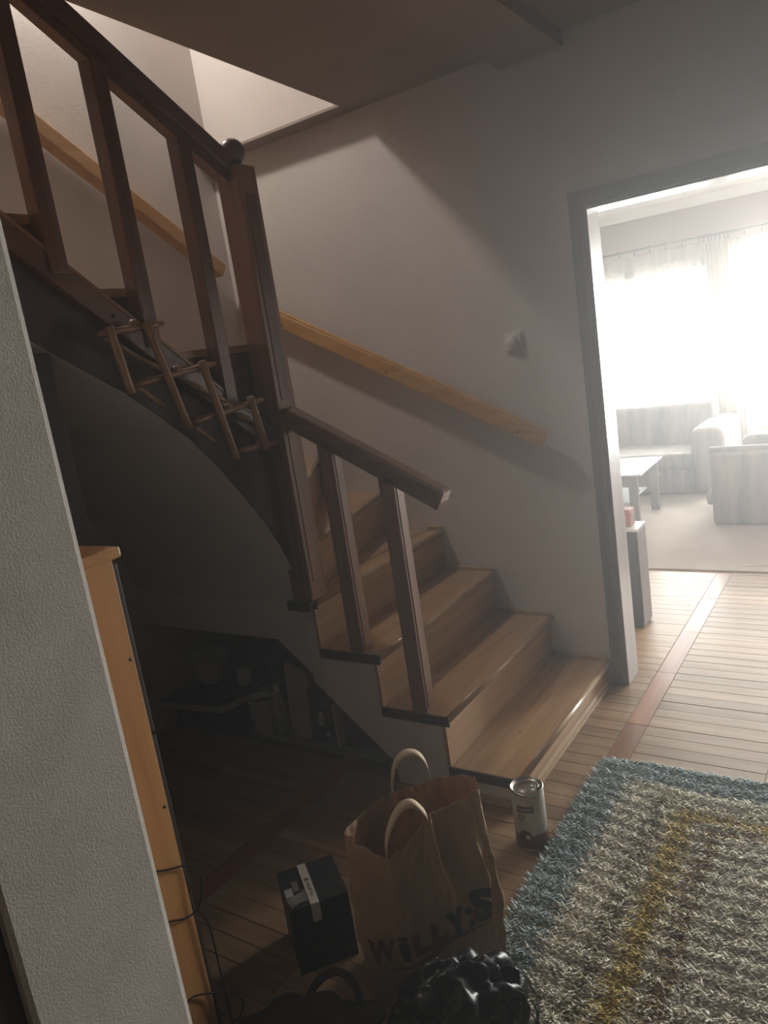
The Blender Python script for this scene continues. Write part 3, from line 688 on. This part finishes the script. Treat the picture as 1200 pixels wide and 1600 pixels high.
# ------------------------------------------------------------------ black printed box beside the bag
bx = empty('cardboard_box', (-1.37, 1.33, 0)); tag(bx, 'black printed cardboard box with a white band left of the paper bag', 'box')
BP0 = Vector((-1.493, 1.318)); BA = Vector((0.79, -0.613)); BB = Vector((0.613, 0.79)); bzh = 0.20
def R2(s_, t_, z): v = BP0 + BB * s_ + BA * t_; return Vector((v.x, v.y, z))     # s_: across the lid, t_: along it
def rbox(mb, s0, s1, t0, t1, z0, z1):
    mb.add([R2(a, c, z) for z in (z0, z1) for a, c in ((s0, t0), (s0, t1), (s1, t1), (s1, t0))], [(3, 2, 1, 0), (4, 5, 6, 7), (0, 1, 5, 4), (1, 2, 6, 5), (2, 3, 7, 6), (3, 0, 4, 7)]); return mb
rbox(MB(), 0, 0.165, 0, 0.175, 0, bzh).build('carton', BLACK, bx)
rbox(MB(), 0.060, 0.084, -0.0015, 0.1765, 0.145, bzh + 0.0015).build('white_band', CARD, bx)
pv, fs, asp = fit_text('WURTH', 0.015); mm = MB()
mm.add([R2(0.067 + 0.010 * q, 0.085 + 0.058 * p, bzh + 0.0022) for p, q in pv], fs); mm.build('lettering', INK, bx)
mm = MB()
for k in range(3): rbox(mm, 0.066 + 0.0045 * k, 0.069 + 0.0045 * k, 0.066, 0.077, bzh + 0.0016, bzh + 0.0022)
mm.build('logo', INKR, bx)
GREYP = mottled('grey_print', (0.42, 0.41, 0.37), 0.6, 0.15, 60)
rbox(MB(), 0.004, 0.026, 0.085, 0.120, bzh, bzh + 0.0012).build('picture', GREYP, bx)
rbox(MB(), 0.029, 0.046, 0.062, 0.105, bzh, bzh + 0.0012).build('picture', mottled('dim_print', (0.16, 0.15, 0.14), 0.6, 0.2, 60), bx)
for k in range(7):                                           # fan of white bristles printed on the lid
    a = Vector((0.002 + 0.0015 * k, 0.128 + 0.0062 * k)); c = Vector((0.058, 0.112 + 0.0072 * k)); mid = (a + c) / 2 + Vector((0, 0.004 - 0.003 * k))
    vv = []; ff = []
    for i in range(9):
        t = i / 8; p = a.lerp(mid, t).lerp(mid.lerp(c, t), t)
        vv += [R2(p.x, p.y - 0.0014, bzh + 0.0013), R2(p.x, p.y + 0.0014, bzh + 0.0013)]
    for i in range(8): ff.append((2 * i, 2 * i + 1, 2 * i + 3, 2 * i + 2))
    MB().add(vv, ff).build('stripe', GREYP, bx)

# ------------------------------------------------------------------ dark bags in the foreground
def crumple(name, c, rx, ry, rz, seed, mat, sharp=0.35, rotz=0.0, parent=None, rug_clear=True):
    bm = bmesh.new(); bmesh.ops.create_icosphere(bm, subdivisions=5, radius=1.0)
    cr_, sr_ = math.cos(rotz), math.sin(rotz)
    for v in bm.verts:
        d = v.co.normalized(); s = Vector((seed * 3.1, seed, -seed))
        k = 1 + sharp * (abs(noise.noise(d * 1.7 + s)) * 1.2 - 0.25) + 0.13 * abs(noise.noise(d * 4.1 + s)) + 0.05 * noise.noise(d * 9 + s)
        p = Vector((d.x * rx * k, d.y * ry * k, d.z * rz * k))
        p = Vector((p.x * cr_ - p.y * sr_, p.x * sr_ + p.y * cr_, p.z))
        z = c[2] + p.z
        v.co = (c[0] + p.x, c[1] + p.y, max(z, (0.024 if c[0] + p.x > -0.94 and rug_clear else 0.002) + 0.001 * noise.noise(d * 5)))
    m = MB(); m._bm(bm, 0, smooth=True); return m.build(name, mat, parent)
pb = empty('plastic_bag', (-0.86, 1.22, 0)); tag(pb, 'crumpled glossy black plastic bag lying against the front of the paper bag', 'plastic bag')
crumple('bag_film', (-0.865, 1.215, 0.085), 0.145, 0.10, 0.135, 3.0, BLACKPL, 0.4, 0.7, pb)
crumple('bag_knot', (-0.775, 1.285, 0.07), 0.05, 0.085, 0.10, 8.0, BLACKPL, 0.5, 0.2, pb)
for k, pts in enumerate(([(-0.80, 1.27, 0.15), (-0.77, 1.31, 0.175), (-0.73, 1.33, 0.13), (-0.715, 1.335, 0.06), (-0.72, 1.32, 0.01)], [(-0.78, 1.24, 0.13), (-0.74, 1.275, 0.15), (-0.705, 1.30, 0.10), (-0.70, 1.29, 0.02)])):
    pp = smooth_path(pts, 5); m = MB(); vv = []; ff = []
    for i, p in enumerate(pp):
        wd = Vector((0.5, -0.6, 0.6)).normalized() * (0.016 + 0.004 * math.sin(i * 2.1)); th = Vector((0, 0, 0.0018))
        vv += [p - wd, p + wd, p + wd + th, p - wd + th]
    for i in range(len(pp) - 1):
        for q in range(4): q2 = (q + 1) % 4; ff.append((i * 4 + q, i * 4 + q2, i * 4 + 4 + q2, i * 4 + 4 + q))
    m.add(vv, ff, True); m.build('bag_handle', BLACKPL, pb)
PALE = mottled('pale_green_plastic', (0.52, 0.55, 0.42), 0.5, 0.05)
crumple('pale_patch', (-0.835, 1.165, 0.075), 0.045, 0.028, 0.045, 4.0, PALE, 0.15, 0.6, pb)
tb = empty('shopping_bag', (-1.17, 1.03, 0)); tag(tb, 'dark fabric shopping bag with loop handles at the foot of the frame', 'bag')
FAB = mottled('dark_brown_fabric', (0.022, 0.016, 0.015), 0.85, 0.3, 30, 0.3, 200)
crumple('bag_body', (-1.165, 1.01, 0.055), 0.16, 0.11, 0.085, 5.0, FAB, 0.35, 0.6, tb)
for pts in ([(-1.215, 1.07, 0.085), (-1.195, 1.115, 0.13), (-1.15, 1.14, 0.155), (-1.10, 1.14, 0.145), (-1.07, 1.12, 0.10)], [(-1.30, 1.03, 0.01), (-1.29, 1.05, 0.06), (-1.255, 1.07, 0.085), (-1.225, 1.06, 0.08)]):
    MB().tube(smooth_path(pts, 6), 0.010, 8).build('carry_handle', FAB, tb)
cr1 = crumple('paper_label', (-1.225, 1.085, 0.075), 0.03, 0.02, 0.01, 2.0, CARD, 0.2, 0.4, tb)

# ------------------------------------------------------------------ hall rug
RX0, RX1, RY0, RY1 = -0.925, 0.75, 0.15, 2.505
rg = empty('shag_rug', ((RX0 + RX1) / 2, (RY0 + RY1) / 2, 0)); tag(rg, 'cream shaggy rug with blue border and yellow and green lines', 'rug')
RUGB = mottled('rug_backing', (0.30, 0.29, 0.24), 0.95)
def rrect(x0, x1, y0, y1, r, n=6):
    p = []
    for cx, cy, a0 in ((x1 - r, y1 - r, 0), (x0 + r, y1 - r, 90), (x0 + r, y0 + r, 180), (x1 - r, y0 + r, 270)):
        for i in range(n + 1): a = math.radians(a0 + 90 * i / n); p.append((cx + r * math.cos(a), cy + r * math.sin(a)))
    return p
MB().prism(rrect(RX0 + 0.01, RX1, RY0, RY1 - 0.01, 0.05), 'z', 0.001, 0.009).build('backing', RUGB, rg)
N1, N2 = 62000, 9000
px = np.concatenate([RNG.uniform(RX0, 0.12, N1), RNG.uniform(0.12, RX1, N2)])
py = np.concatenate([RY1 - (RY1 - 0.85) * RNG.uniform(0, 1, N1), RNG.uniform(RY0, RY1, N2)])
cxr, cyr = RX0 + 0.05, RY1 - 0.05
keep = ~((px < cxr) & (py > cyr) & ((px - cxr) ** 2 + (py - cyr) ** 2 > 0.05 ** 2))
px = px[keep]; py = py[keep]; n = len(px)
jit = RNG.normal(0, 0.007, n)
dx = np.minimum(px - RX0, RX1 - px) + jit; dy = np.minimum(RY1 - py, py - RY0) + jit
dy = np.where(dy < 0.12, dy, 0.12 + (dy - 0.12) * 1.6); d = np.minimum(dx, dy)
BLUE = np.array([0.45, 0.54, 0.54]); CREAM = np.array([0.90, 0.85, 0.70]); GREEN = np.array([0.27, 0.25, 0.11]); YEL = np.array([0.66, 0.51, 0.17]); BRN = np.array([0.40, 0.27, 0.10])
colr = np.tile(CREAM, (n, 1))
colr[d < 0.12] = BLUE
colr[(d > 0.245) & (d < 0.268)] = GREEN
colr[(d > 0.31) & (d < 0.375)] = YEL
colr[(d > 0.42) & (d < 0.445)] = BRN
colr = colr * RNG.uniform(0.68, 1.18, (n, 1)) * RNG.uniform(0.95, 1.05, (n, 3))
wav = np.sin(py * 95 + 2.0 * np.sin(px * 9) + 3 * np.sin(px * 3.1 + py * 4)) * 0.5 + 0.5
hgt = 0.016 + 0.004 * wav + RNG.uniform(0, 0.006, n)
ln = RNG.normal(0.021, 0.006, n); la = np.where(RNG.uniform(0, 1, n) < 0.65, 0.0, math.pi) + RNG.normal(-0.15, 0.35, n)
tipx = px + np.cos(la) * ln; tipy = py + np.sin(la) * ln
rad = RNG.uniform(0.0032, 0.0048, n)
verts = np.zeros((n, 7, 3)); rot0 = RNG.uniform(0, 6.28, n)
for k in range(3):
    a = rot0 + k * 2.0944
    verts[:, k, 0] = px + rad * np.cos(a); verts[:, k, 1] = py + rad * np.sin(a); verts[:, k, 2] = 0.006
    verts[:, 3 + k, 0] = px * 0.45 + tipx * 0.55 + rad * 1.15 * np.cos(a); verts[:, 3 + k, 1] = py * 0.45 + tipy * 0.55 + rad * 1.15 * np.sin(a); verts[:, 3 + k, 2] = hgt * 0.72
verts[:, 6, 0] = tipx; verts[:, 6, 1] = tipy; verts[:, 6, 2] = hgt
verts = verts.reshape(-1, 3) - np.array(rg['_org'])
quads = np.array([(0, 1, 4, 3), (1, 2, 5, 4), (2, 0, 3, 5)]); tris = np.array([(3, 4, 6), (4, 5, 6), (5, 3, 6)])
base = (np.arange(n) * 7)[:, None, None]
loops = np.concatenate([(quads[None] + base).reshape(n, 12), (tris[None] + base).reshape(n, 9)], axis=1).ravel()
tot = np.tile(np.array([4, 4, 4, 3, 3, 3]), n); starts = np.concatenate([[0], np.cumsum(tot)[:-1]])
me = bpy.data.meshes.new('pile'); me.vertices.add(n * 7); me.vertices.foreach_set('co', verts.ravel())
me.loops.add(len(loops)); me.loops.foreach_set('vertex_index', loops.astype(np.int32))
me.polygons.add(len(tot)); me.polygons.foreach_set('loop_start', starts.astype(np.int32)); me.polygons.foreach_set('loop_total', tot.astype(np.int32))
me.update(calc_edges=True); me.validate()
ca = me.color_attributes.new('Col', 'FLOAT_COLOR', 'POINT')
ca.data.foreach_set('color', np.concatenate([np.repeat(colr, 7, axis=0), np.ones((n * 7, 1))], axis=1).astype(np.float32).ravel())
me.materials.append(vcol('rug_yarn'))
po_ = bpy.data.objects.new('pile', me); COL.objects.link(po_); po_.parent = rg; po_['kind'] = 'stuff'

# ------------------------------------------------------------------ things stored under the stairs
bin_ = MB(); bin_.box(-2.90, -2.50, 2.15, 2.50, 0.004, 0.135, 0.02)
BLUEB = mottled('dark_blue_plastic', (0.016, 0.02, 0.05), 0.5, 0.3, 8)
tag(bin_.build('storage_bag', BLUEB), 'flat dark blue bundle on the floor under the stairs below the game box', 'bundle')
gb = empty('flat_box', (-2.70, 2.27, 0.136)); tag(gb, 'wide flat printed box lying on the dark blue bundle under the stairs', 'box')
LID = mottled('dark_print_lid', (0.05, 0.045, 0.055), 0.5, 0.6, 14); 
MB().prism([(-2.549, 2.123), (-2.462, 2.431), (-2.886, 2.409), (-2.899, 2.075)], 'z', 0.1355, 0.172).build('tray', CARD, gb)
MB().prism([(-2.547, 2.121), (-2.460, 2.433), (-2.888, 2.411), (-2.901, 2.073)], 'z', 0.168, 0.177).build('lid', LID, gb)
GREYW = mottled('grey_white_enamel', (0.60, 0.60, 0.56), 0.45, 0.1, 10)
tag(MB().lathe([(0.055, 0.178), (0.062, 0.182), (0.085, 0.25), (0.098, 0.31), (0.102, 0.312), (0.100, 0.318), (0.092, 0.312), (0.060, 0.21)], (-2.80, 2.325, 0), 28).build('bowl', GREYW), 'tapered grey white bowl standing on the flat box under the stairs', 'bowl')
jr = empty('jar', (-2.60, 2.375, 0.178)); tag(jr, 'squat jar with a dark lid on the flat box under the stairs', 'jar')
MB().lathe([(0.035, 0.178), (0.039, 0.184), (0.039, 0.26), (0.034, 0.27)], (-2.60, 2.345, 0), 24).build('jar_body', GREYW, jr)
MB().lathe([(0.036, 0.268), (0.040, 0.27), (0.040, 0.293), (0.036, 0.296)], (-2.60, 2.345, 0), 24).build('lid', BLACK, jr)
tu = empty('paint_tub', (-2.452, 2.30, 0.004)); REDI = mottled('red_brown_paint', (0.20, 0.06, 0.04), 0.6)
tu.location = (-2.425, 2.255, 0.004); tu['_org'] = (-2.425, 2.255, 0.004)
tag(tu, 'open grey tub with red brown inside standing under the stairs', 'tub')
MB().lathe([(0.050, 0.004), (0.053, 0.01), (0.057, 0.08), (0.0585, 0.082), (0.060, 0.16), (0.063, 0.162), (0.063, 0.170), (0.056, 0.170), (0.054, 0.14), (0.002, 0.135)], (-2.425, 2.255, 0), 28).build('tub_body', GREYW, tu)
MB().lathe([(0.0545, 0.138), (0.0545, 0.142)], (-2.425, 2.255, 0), 24).build('paint', REDI, tu)
bt = empty('glass_bottle', (-2.325, 2.262, 0.004)); tag(bt, 'clear bottle with a white cap beside the tub under the stairs', 'bottle')
CLEAR = mottled('clear_bottle_plastic', (0.30, 0.31, 0.30), 0.08, 0.2, 30, spec=0.8)
MB().lathe([(0.030, 0.004), (0.036, 0.012), (0.036, 0.06), (0.034, 0.065), (0.036, 0.07), (0.036, 0.15), (0.026, 0.185), (0.014, 0.20), (0.014, 0.212)], (-2.325, 2.262, 0), 24).build('bottle_body', CLEAR, bt)
MB().lathe([(0.016, 0.208), (0.016, 0.232), (0.014, 0.235)], (-2.325, 2.262, 0), 20).build('cap', WHITE, bt)
BOARD = mottled('cardboard', (0.55, 0.45, 0.35), 0.8, 0.08, 10)
m = MB(); m.add([(-2.285, 2.27, 0.004), (-2.155, 2.255, 0.004), (-2.16, 2.30, 0.285), (-2.295, 2.31, 0.335), (-2.285, 2.29, 0.004), (-2.155, 2.275, 0.004), (-2.16, 2.32, 0.285), (-2.295, 2.33, 0.335)], [(0, 1, 2, 3), (7, 6, 5, 4), (0, 4, 5, 1), (1, 5, 6, 2), (2, 6, 7, 3), (3, 7, 4, 0)])
tag(m.build('cardboard_sheet', BOARD), 'upright cardboard sheet leaning beside the bottle under the stairs', 'cardboard')
PLUM = mottled('dark_plum_print', (0.07, 0.03, 0.04), 0.4, 0.5, 18)
pk = empty('gift_box', (-2.07, 2.3, 0.004)); tag(pk, 'dark plum printed carton right of the cardboard sheet under the stairs', 'carton')
MB().box(-2.135, -2.005, 2.25, 2.37, 0.004, 0.24, 0.003).build('carton', PLUM, pk)
mm = MB(); mm.add([(-2.075 + 0.016 * math.cos(a) * (1 if i % 2 else 0.8) + 0.012 * math.sin(a), 2.2485, 0.118 + 0.034 * math.sin(a) - 0.01 * math.cos(a)) for i, a in enumerate([k * math.pi / 8 for k in range(16)])], [tuple(range(16))]); mm.build('picture', CARD, pk)
MB().lathe([(0.010, 0), (0.011, 0.004), (0.006, 0.009)], (-2.045, 2.25, 0.05), 14, (0, -1, 0)).build('knob', CARD, pk)
tag(MB().box(-1.998, -1.985, 2.24, 2.42, 0.004, 0.20, 0.002).build('thin_board', BOARD), 'thin pale board standing on edge right of the plum carton', 'board')
tag(MB().box(-1.965, -1.90, 2.255, 2.40, 0.004, 0.155, 0.004).build('book', mottled('dark_red_cover', (0.10, 0.03, 0.03), 0.5, 0.3, 20)), 'dark red book upright at the low end under the stairs', 'book')
tag(MB().box(-1.89, -1.83, 2.27, 2.40, 0.004, 0.10, 0.004).build('book', BLACK), 'small black book lowest under the sloping stair side', 'book')

# ------------------------------------------------------------------ living room
# carpet
CARP = mottled('beige_carpet', (0.43, 0.365, 0.315), 0.95, 0.05, 4, 0.3, 180)
lc = empty('living_room_carpet', (-0.7, 6.1, 0)); tag(lc, 'large plain beige carpet on the living room floor', 'carpet')
MB().prism(rrect(-3.3, 1.3, 4.78, 7.75, 0.02), 'z', -0.002, 0.010).build('carpet_body', CARP, lc)
STAIN = mottled('worn_patch', (0.33, 0.28, 0.25), 0.95, 0.2, 20)
for pts in ([(-0.80, 4.86), (-0.62, 4.88), (-0.45, 4.96), (-0.40, 5.02), (-0.50, 5.0), (-0.60, 4.93), (-0.70, 4.90)], [(-0.42, 4.98), (-0.2, 5.02), (-0.22, 5.06), (-0.4, 5.05)]):
    MB().prism(pts, 'z', 0.0095, 0.0108).build('worn_patch', STAIN, lc)

def fabric():
    m, nt, b = new_mat('striped_upholstery'); tc = nt.nodes.new('ShaderNodeTexCoord'); mp = nt.nodes.new('ShaderNodeMapping'); mp.inputs['Scale'].default_value = (7, 7, 0.9)
    nt.links.new(tc.outputs['Object'], mp.inputs['Vector']); nz = nt.nodes.new('ShaderNodeTexNoise'); nz.inputs['Scale'].default_value = 1.6; nz.inputs['Detail'].default_value = 6
    nt.links.new(mp.outputs['Vector'], nz.inputs['Vector']); cr = nt.nodes.new('ShaderNodeValToRGB'); e = cr.color_ramp.elements
    e[0].position = 0.34; e[0].color = (0.17, 0.165, 0.16, 1); e[1].position = 0.62; e[1].color = (0.33, 0.285, 0.25, 1)
    q = e.new(0.48); q.color = (0.27, 0.235, 0.215, 1)
    nt.links.new(nz.outputs['Fac'], cr.inputs['Fac']); nt.links.new(cr.outputs['Color'], b.inputs['Base Color']); b.inputs['Roughness'].default_value = 0.85
    _in(b, ['Coat Weight'], 0.15); _in(b, ['Coat Roughness'], 0.3); return m
UPH = fabric()
def cushion(mb, x0, x1, y0, y1, z0, z1, r):
    bm = bmesh.new()
    bmesh.ops.create_cube(bm, size=1, matrix=Matrix.Translation(((x0 + x1) / 2, (y0 + y1) / 2, (z0 + z1) / 2)) @ Matrix.Diagonal((x1 - x0, y1 - y0, z1 - z0, 1)))
    mb._bm(bm, r, 4, True); return mb
# sofa under the window
sf = empty('sofa', (-2.3, 7.35, 0)); tag(sf, 'long striped sofa under the window facing the coffee table', 'sofa')
cushion(MB(), -3.35, -1.48, 6.86, 7.80, 0.02, 0.24, 0.02).build('base', UPH, sf)
cushion(MB(), -3.34, -2.44, 6.83, 7.55, 0.24, 0.385, 0.05).build('seat_cushion', UPH, sf)
cushion(MB(), -2.43, -1.49, 6.83, 7.55, 0.24, 0.385, 0.05).build('seat_cushion', UPH, sf)
for x0, x1 in ((-3.34, -2.44), (-2.43, -1.40)):
    m = MB(); cushion(m, x0, x1, 7.50, 7.80, 0.30, 0.74, 0.08)
    m.v = [(v[0], v[1] + (v[2] - 0.3) * 0.18 - 0.08, v[2] + 0.015 * math.sin(v[0] * 7)) for v in m.v]; m.build('back_cushion', UPH, sf)
m = MB(); cushion(m, -1.50, -1.22, 6.84, 7.78, 0.02, 0.60, 0.10); m.build('armrest', UPH, sf)
m = MB(); cushion(m, -3.60 + 0.01, -3.34, 6.84, 7.78, 0.02, 0.60, 0.10); m.build('armrest', UPH, sf)
# clear dust cover bunched over the sofa's corner
FILM = sheer('clear_dust_film', (0.9, 0.9, 0.88), 0.72)
m = MB(); vv = []; ff = []; nu, nv = 22, 10
for j in range(nv):
    for i in range(nu):
        s, t = i / (nu - 1), j / (nv - 1); x = -1.98 + 0.72 * s; y = 7.46 + 0.30 * t
        vv.append((x, y, 0.775 + 0.05 * s + 0.02 * math.sin(s * 17 + t * 5) + 0.012 * noise.noise(Vector((s * 9, t * 6, 0)))))
for j in range(nv - 1):
    for i in range(nu - 1): ff.append((j * nu + i, j * nu + i + 1, (j + 1) * nu + i + 1, (j + 1) * nu + i))
m.add(vv, ff, True); m.build('dust_cover', FILM, sf)
# second sofa, its arm panel toward us
s2 = empty('sofa', (-0.55, 6.3, 0)); tag(s2, 'striped couch in the doorway view turned with its side panel forward', 'sofa')
m = MB(); cushion(m, -1.145, -0.12, 5.83, 6.04, 0.012, 0.555, 0.03); m.build('side_panel', UPH, s2)
MB().tube([(-1.155, 5.90, 0.558), (-0.12, 5.90, 0.552)], 0.035, 12).build('rolled_edge', UPH, s2)
m = MB(); cushion(m, -1.12, -0.15, 6.04, 6.72, 0.02, 0.36, 0.04); m.build('seat_cushion', UPH, s2)
m = MB(); cushion(m, -0.98, -0.10, 6.15, 6.40, 0.36, 0.62, 0.08); m.build('throw_cushion', UPH, s2)
m = MB(); cushion(m, -0.30, -0.02, 5.86, 6.72, 0.02, 0.78, 0.06); m.build('backrest', UPH, s2)
MB().tube([(-1.165, 6.02, 0.14), (-1.175, 6.06, 0.20), (-1.15, 6.08, 0.235)], [0.05, 0.055, 0.03], 10).build('front_roll', UPH, s2)
# coffee table
ct = empty('coffee_table', (-1.98, 6.05, 0)); tag(ct, 'low glass coffee table with grey metal legs in front of the sofa', 'table')
GT = mottled('table_glass', (0.62, 0.66, 0.66), 0.06, 0.02, 4, spec=0.8)
m = MB(); m.prism([(-2.42, 5.68), (-1.60, 5.66), (-1.62, 6.40), (-2.42, 6.42)], 'z', 0.438, 0.452, 0.003); m.build('table_top', GT, ct)
MB().box(-2.36, -1.74, 5.78, 6.32, 0.20, 0.212, 0.003).build('lower_shelf', GT, ct)
for x, y in ((-1.70, 5.80), (-1.69, 6.36), (-2.36, 5.76), (-2.36, 6.34)):
    lg = MB().box(x - 0.035, x + 0.035, y - 0.02, y + 0.02, 0.010, 0.438, 0.004).build('leg', STEEL, ct)
    for z in (0.30, 0.41): MB().lathe([(0.010, 0), (0.010, 0.010)], (x + 0.035, y, z), 10, (1, 0, 0)).build('bolt', METAL, lg)
MB().bar((-2.36, 5.80, 0.40), (-1.70, 5.80, 0.40), 0.02, 0.03).build('rail', STEEL, ct)
# tower speaker by the doorway
sp = empty('tower_speaker', (-1.21, 3.88, 0)); tag(sp, 'dark box-shaped tower speaker standing just beyond the doorway jamb', 'speaker')
SPK = mottled('dark_grey_speaker', (0.055, 0.058, 0.062), 0.5, 0.1, 12); SPS = mottled('lit_speaker_side', (0.23, 0.21, 0.20), 0.4, 0.06, 14); SPT = mottled('lit_speaker_top', (0.55, 0.53, 0.50), 0.3)  # black box; lighter side and top tones hold the light falling there
MB().box(-1.32, -1.115, 3.80, 3.955, 0.008, 0.53, 0.004).build('cabinet', SPS, sp)
MB().box(-1.318, -1.122, 3.788, 3.80, 0.010, 0.528, 0.003).build('front_grille', SPK, sp)
MB().box(-1.32, -1.112, 3.786, 3.957, 0.53, 0.545, 0.003).build('top_plate', SPT, sp)
tag(MB().box(-1.29, -1.155, 3.84, 3.92, 0.545, 0.635, 0.004).build('small_box', mottled('faded_red_print', (0.34, 0.17, 0.14), 0.6, 0.35, 40)), 'small faded red carton on top of the tower speaker', 'carton')
# curtain rod and sheer curtains
RZ, RY = 2.228, 7.84
cr = empty('curtain_rod', (-1.2, RY, RZ)); tag(cr, 'thin grey curtain rod with clip rings above the window', 'curtain rod')
MB().tube([(-3.3, RY, RZ - 0.005), (0.9, RY, RZ + 0.012)], 0.011, 10).build('rod', STEEL, cr)
xs = [-2.40 + 0.148 * i for i in range(7)] + [-1.47, -1.43, -1.40, -1.37, -1.33, -1.29, -1.26, -1.12, -0.98, -0.83, -0.68]
for x in xs:
    z = RZ + 0.004
    m = MB(); m.tube([(x, RY + 0.017 * math.cos(a), z + 0.017 * math.sin(a)) for a in [i * 2 * math.pi / 10 for i in range(11)]], 0.003, 6)
    m.box(x - 0.006, x + 0.006, RY - 0.006, RY + 0.006, z - 0.052, z - 0.018); m.build('clip_ring', STEEL, cr)
def curtain(label, x0, x1, folds, amp, mat, y=RY - 0.005):
    m = MB(); vv = []; ff = []; nu = int(folds * 14); nv = 14
    for j in range(nv):
        t = j / (nv - 1); z = 2.175 - (2.175 - 0.03) * t
        for i in range(nu + 1):
            s = i / nu; ph = s * folds * 2 * math.pi + 0.9 * math.sin(s * 5 + x0 * 9)
            a = amp * (0.35 + 0.65 * min(1, t * 5 + 0.25)) * (0.6 + 0.4 * math.sin(s * 13 + x0))
            xx = x0 + (x1 - x0) * s + 0.010 * math.sin(ph * 0.5 + t * 2) * t
            vv.append((xx, y + a * math.sin(ph), z - 0.012 * abs(math.sin(ph / 2)) * (1 - t)))
    for j in range(nv - 1):
        for i in range(nu): ff.append((j * (nu + 1) + i, j * (nu + 1) + i + 1, (j + 1) * (nu + 1) + i + 1, (j + 1) * (nu + 1) + i))
    m.add(vv, ff, True); o = m.build('sheer_curtain', mat); return tag(o, label, 'curtain', 'sheer curtains')
NET = sheer('white_net', (0.62, 0.60, 0.54), 0.62); NETD = sheer('white_net_gathered', (0.58, 0.54, 0.47), 0.25)
curtain('sheer white curtain spread across the window behind the sofa', -3.15, -1.47, 14, 0.030, NET)
curtain('sheer white curtain bunched on the pier between window and balcony door', -1.47, -1.20, 7, 0.035, NETD)
curtain('sheer white curtain hanging over the balcony door at right', -1.20, 0.75, 12, 0.032, NET)

# ------------------------------------------------------------------ finish: drop bookkeeping properties
for o in bpy.data.objects:
    if '_org' in o: del o['_org']
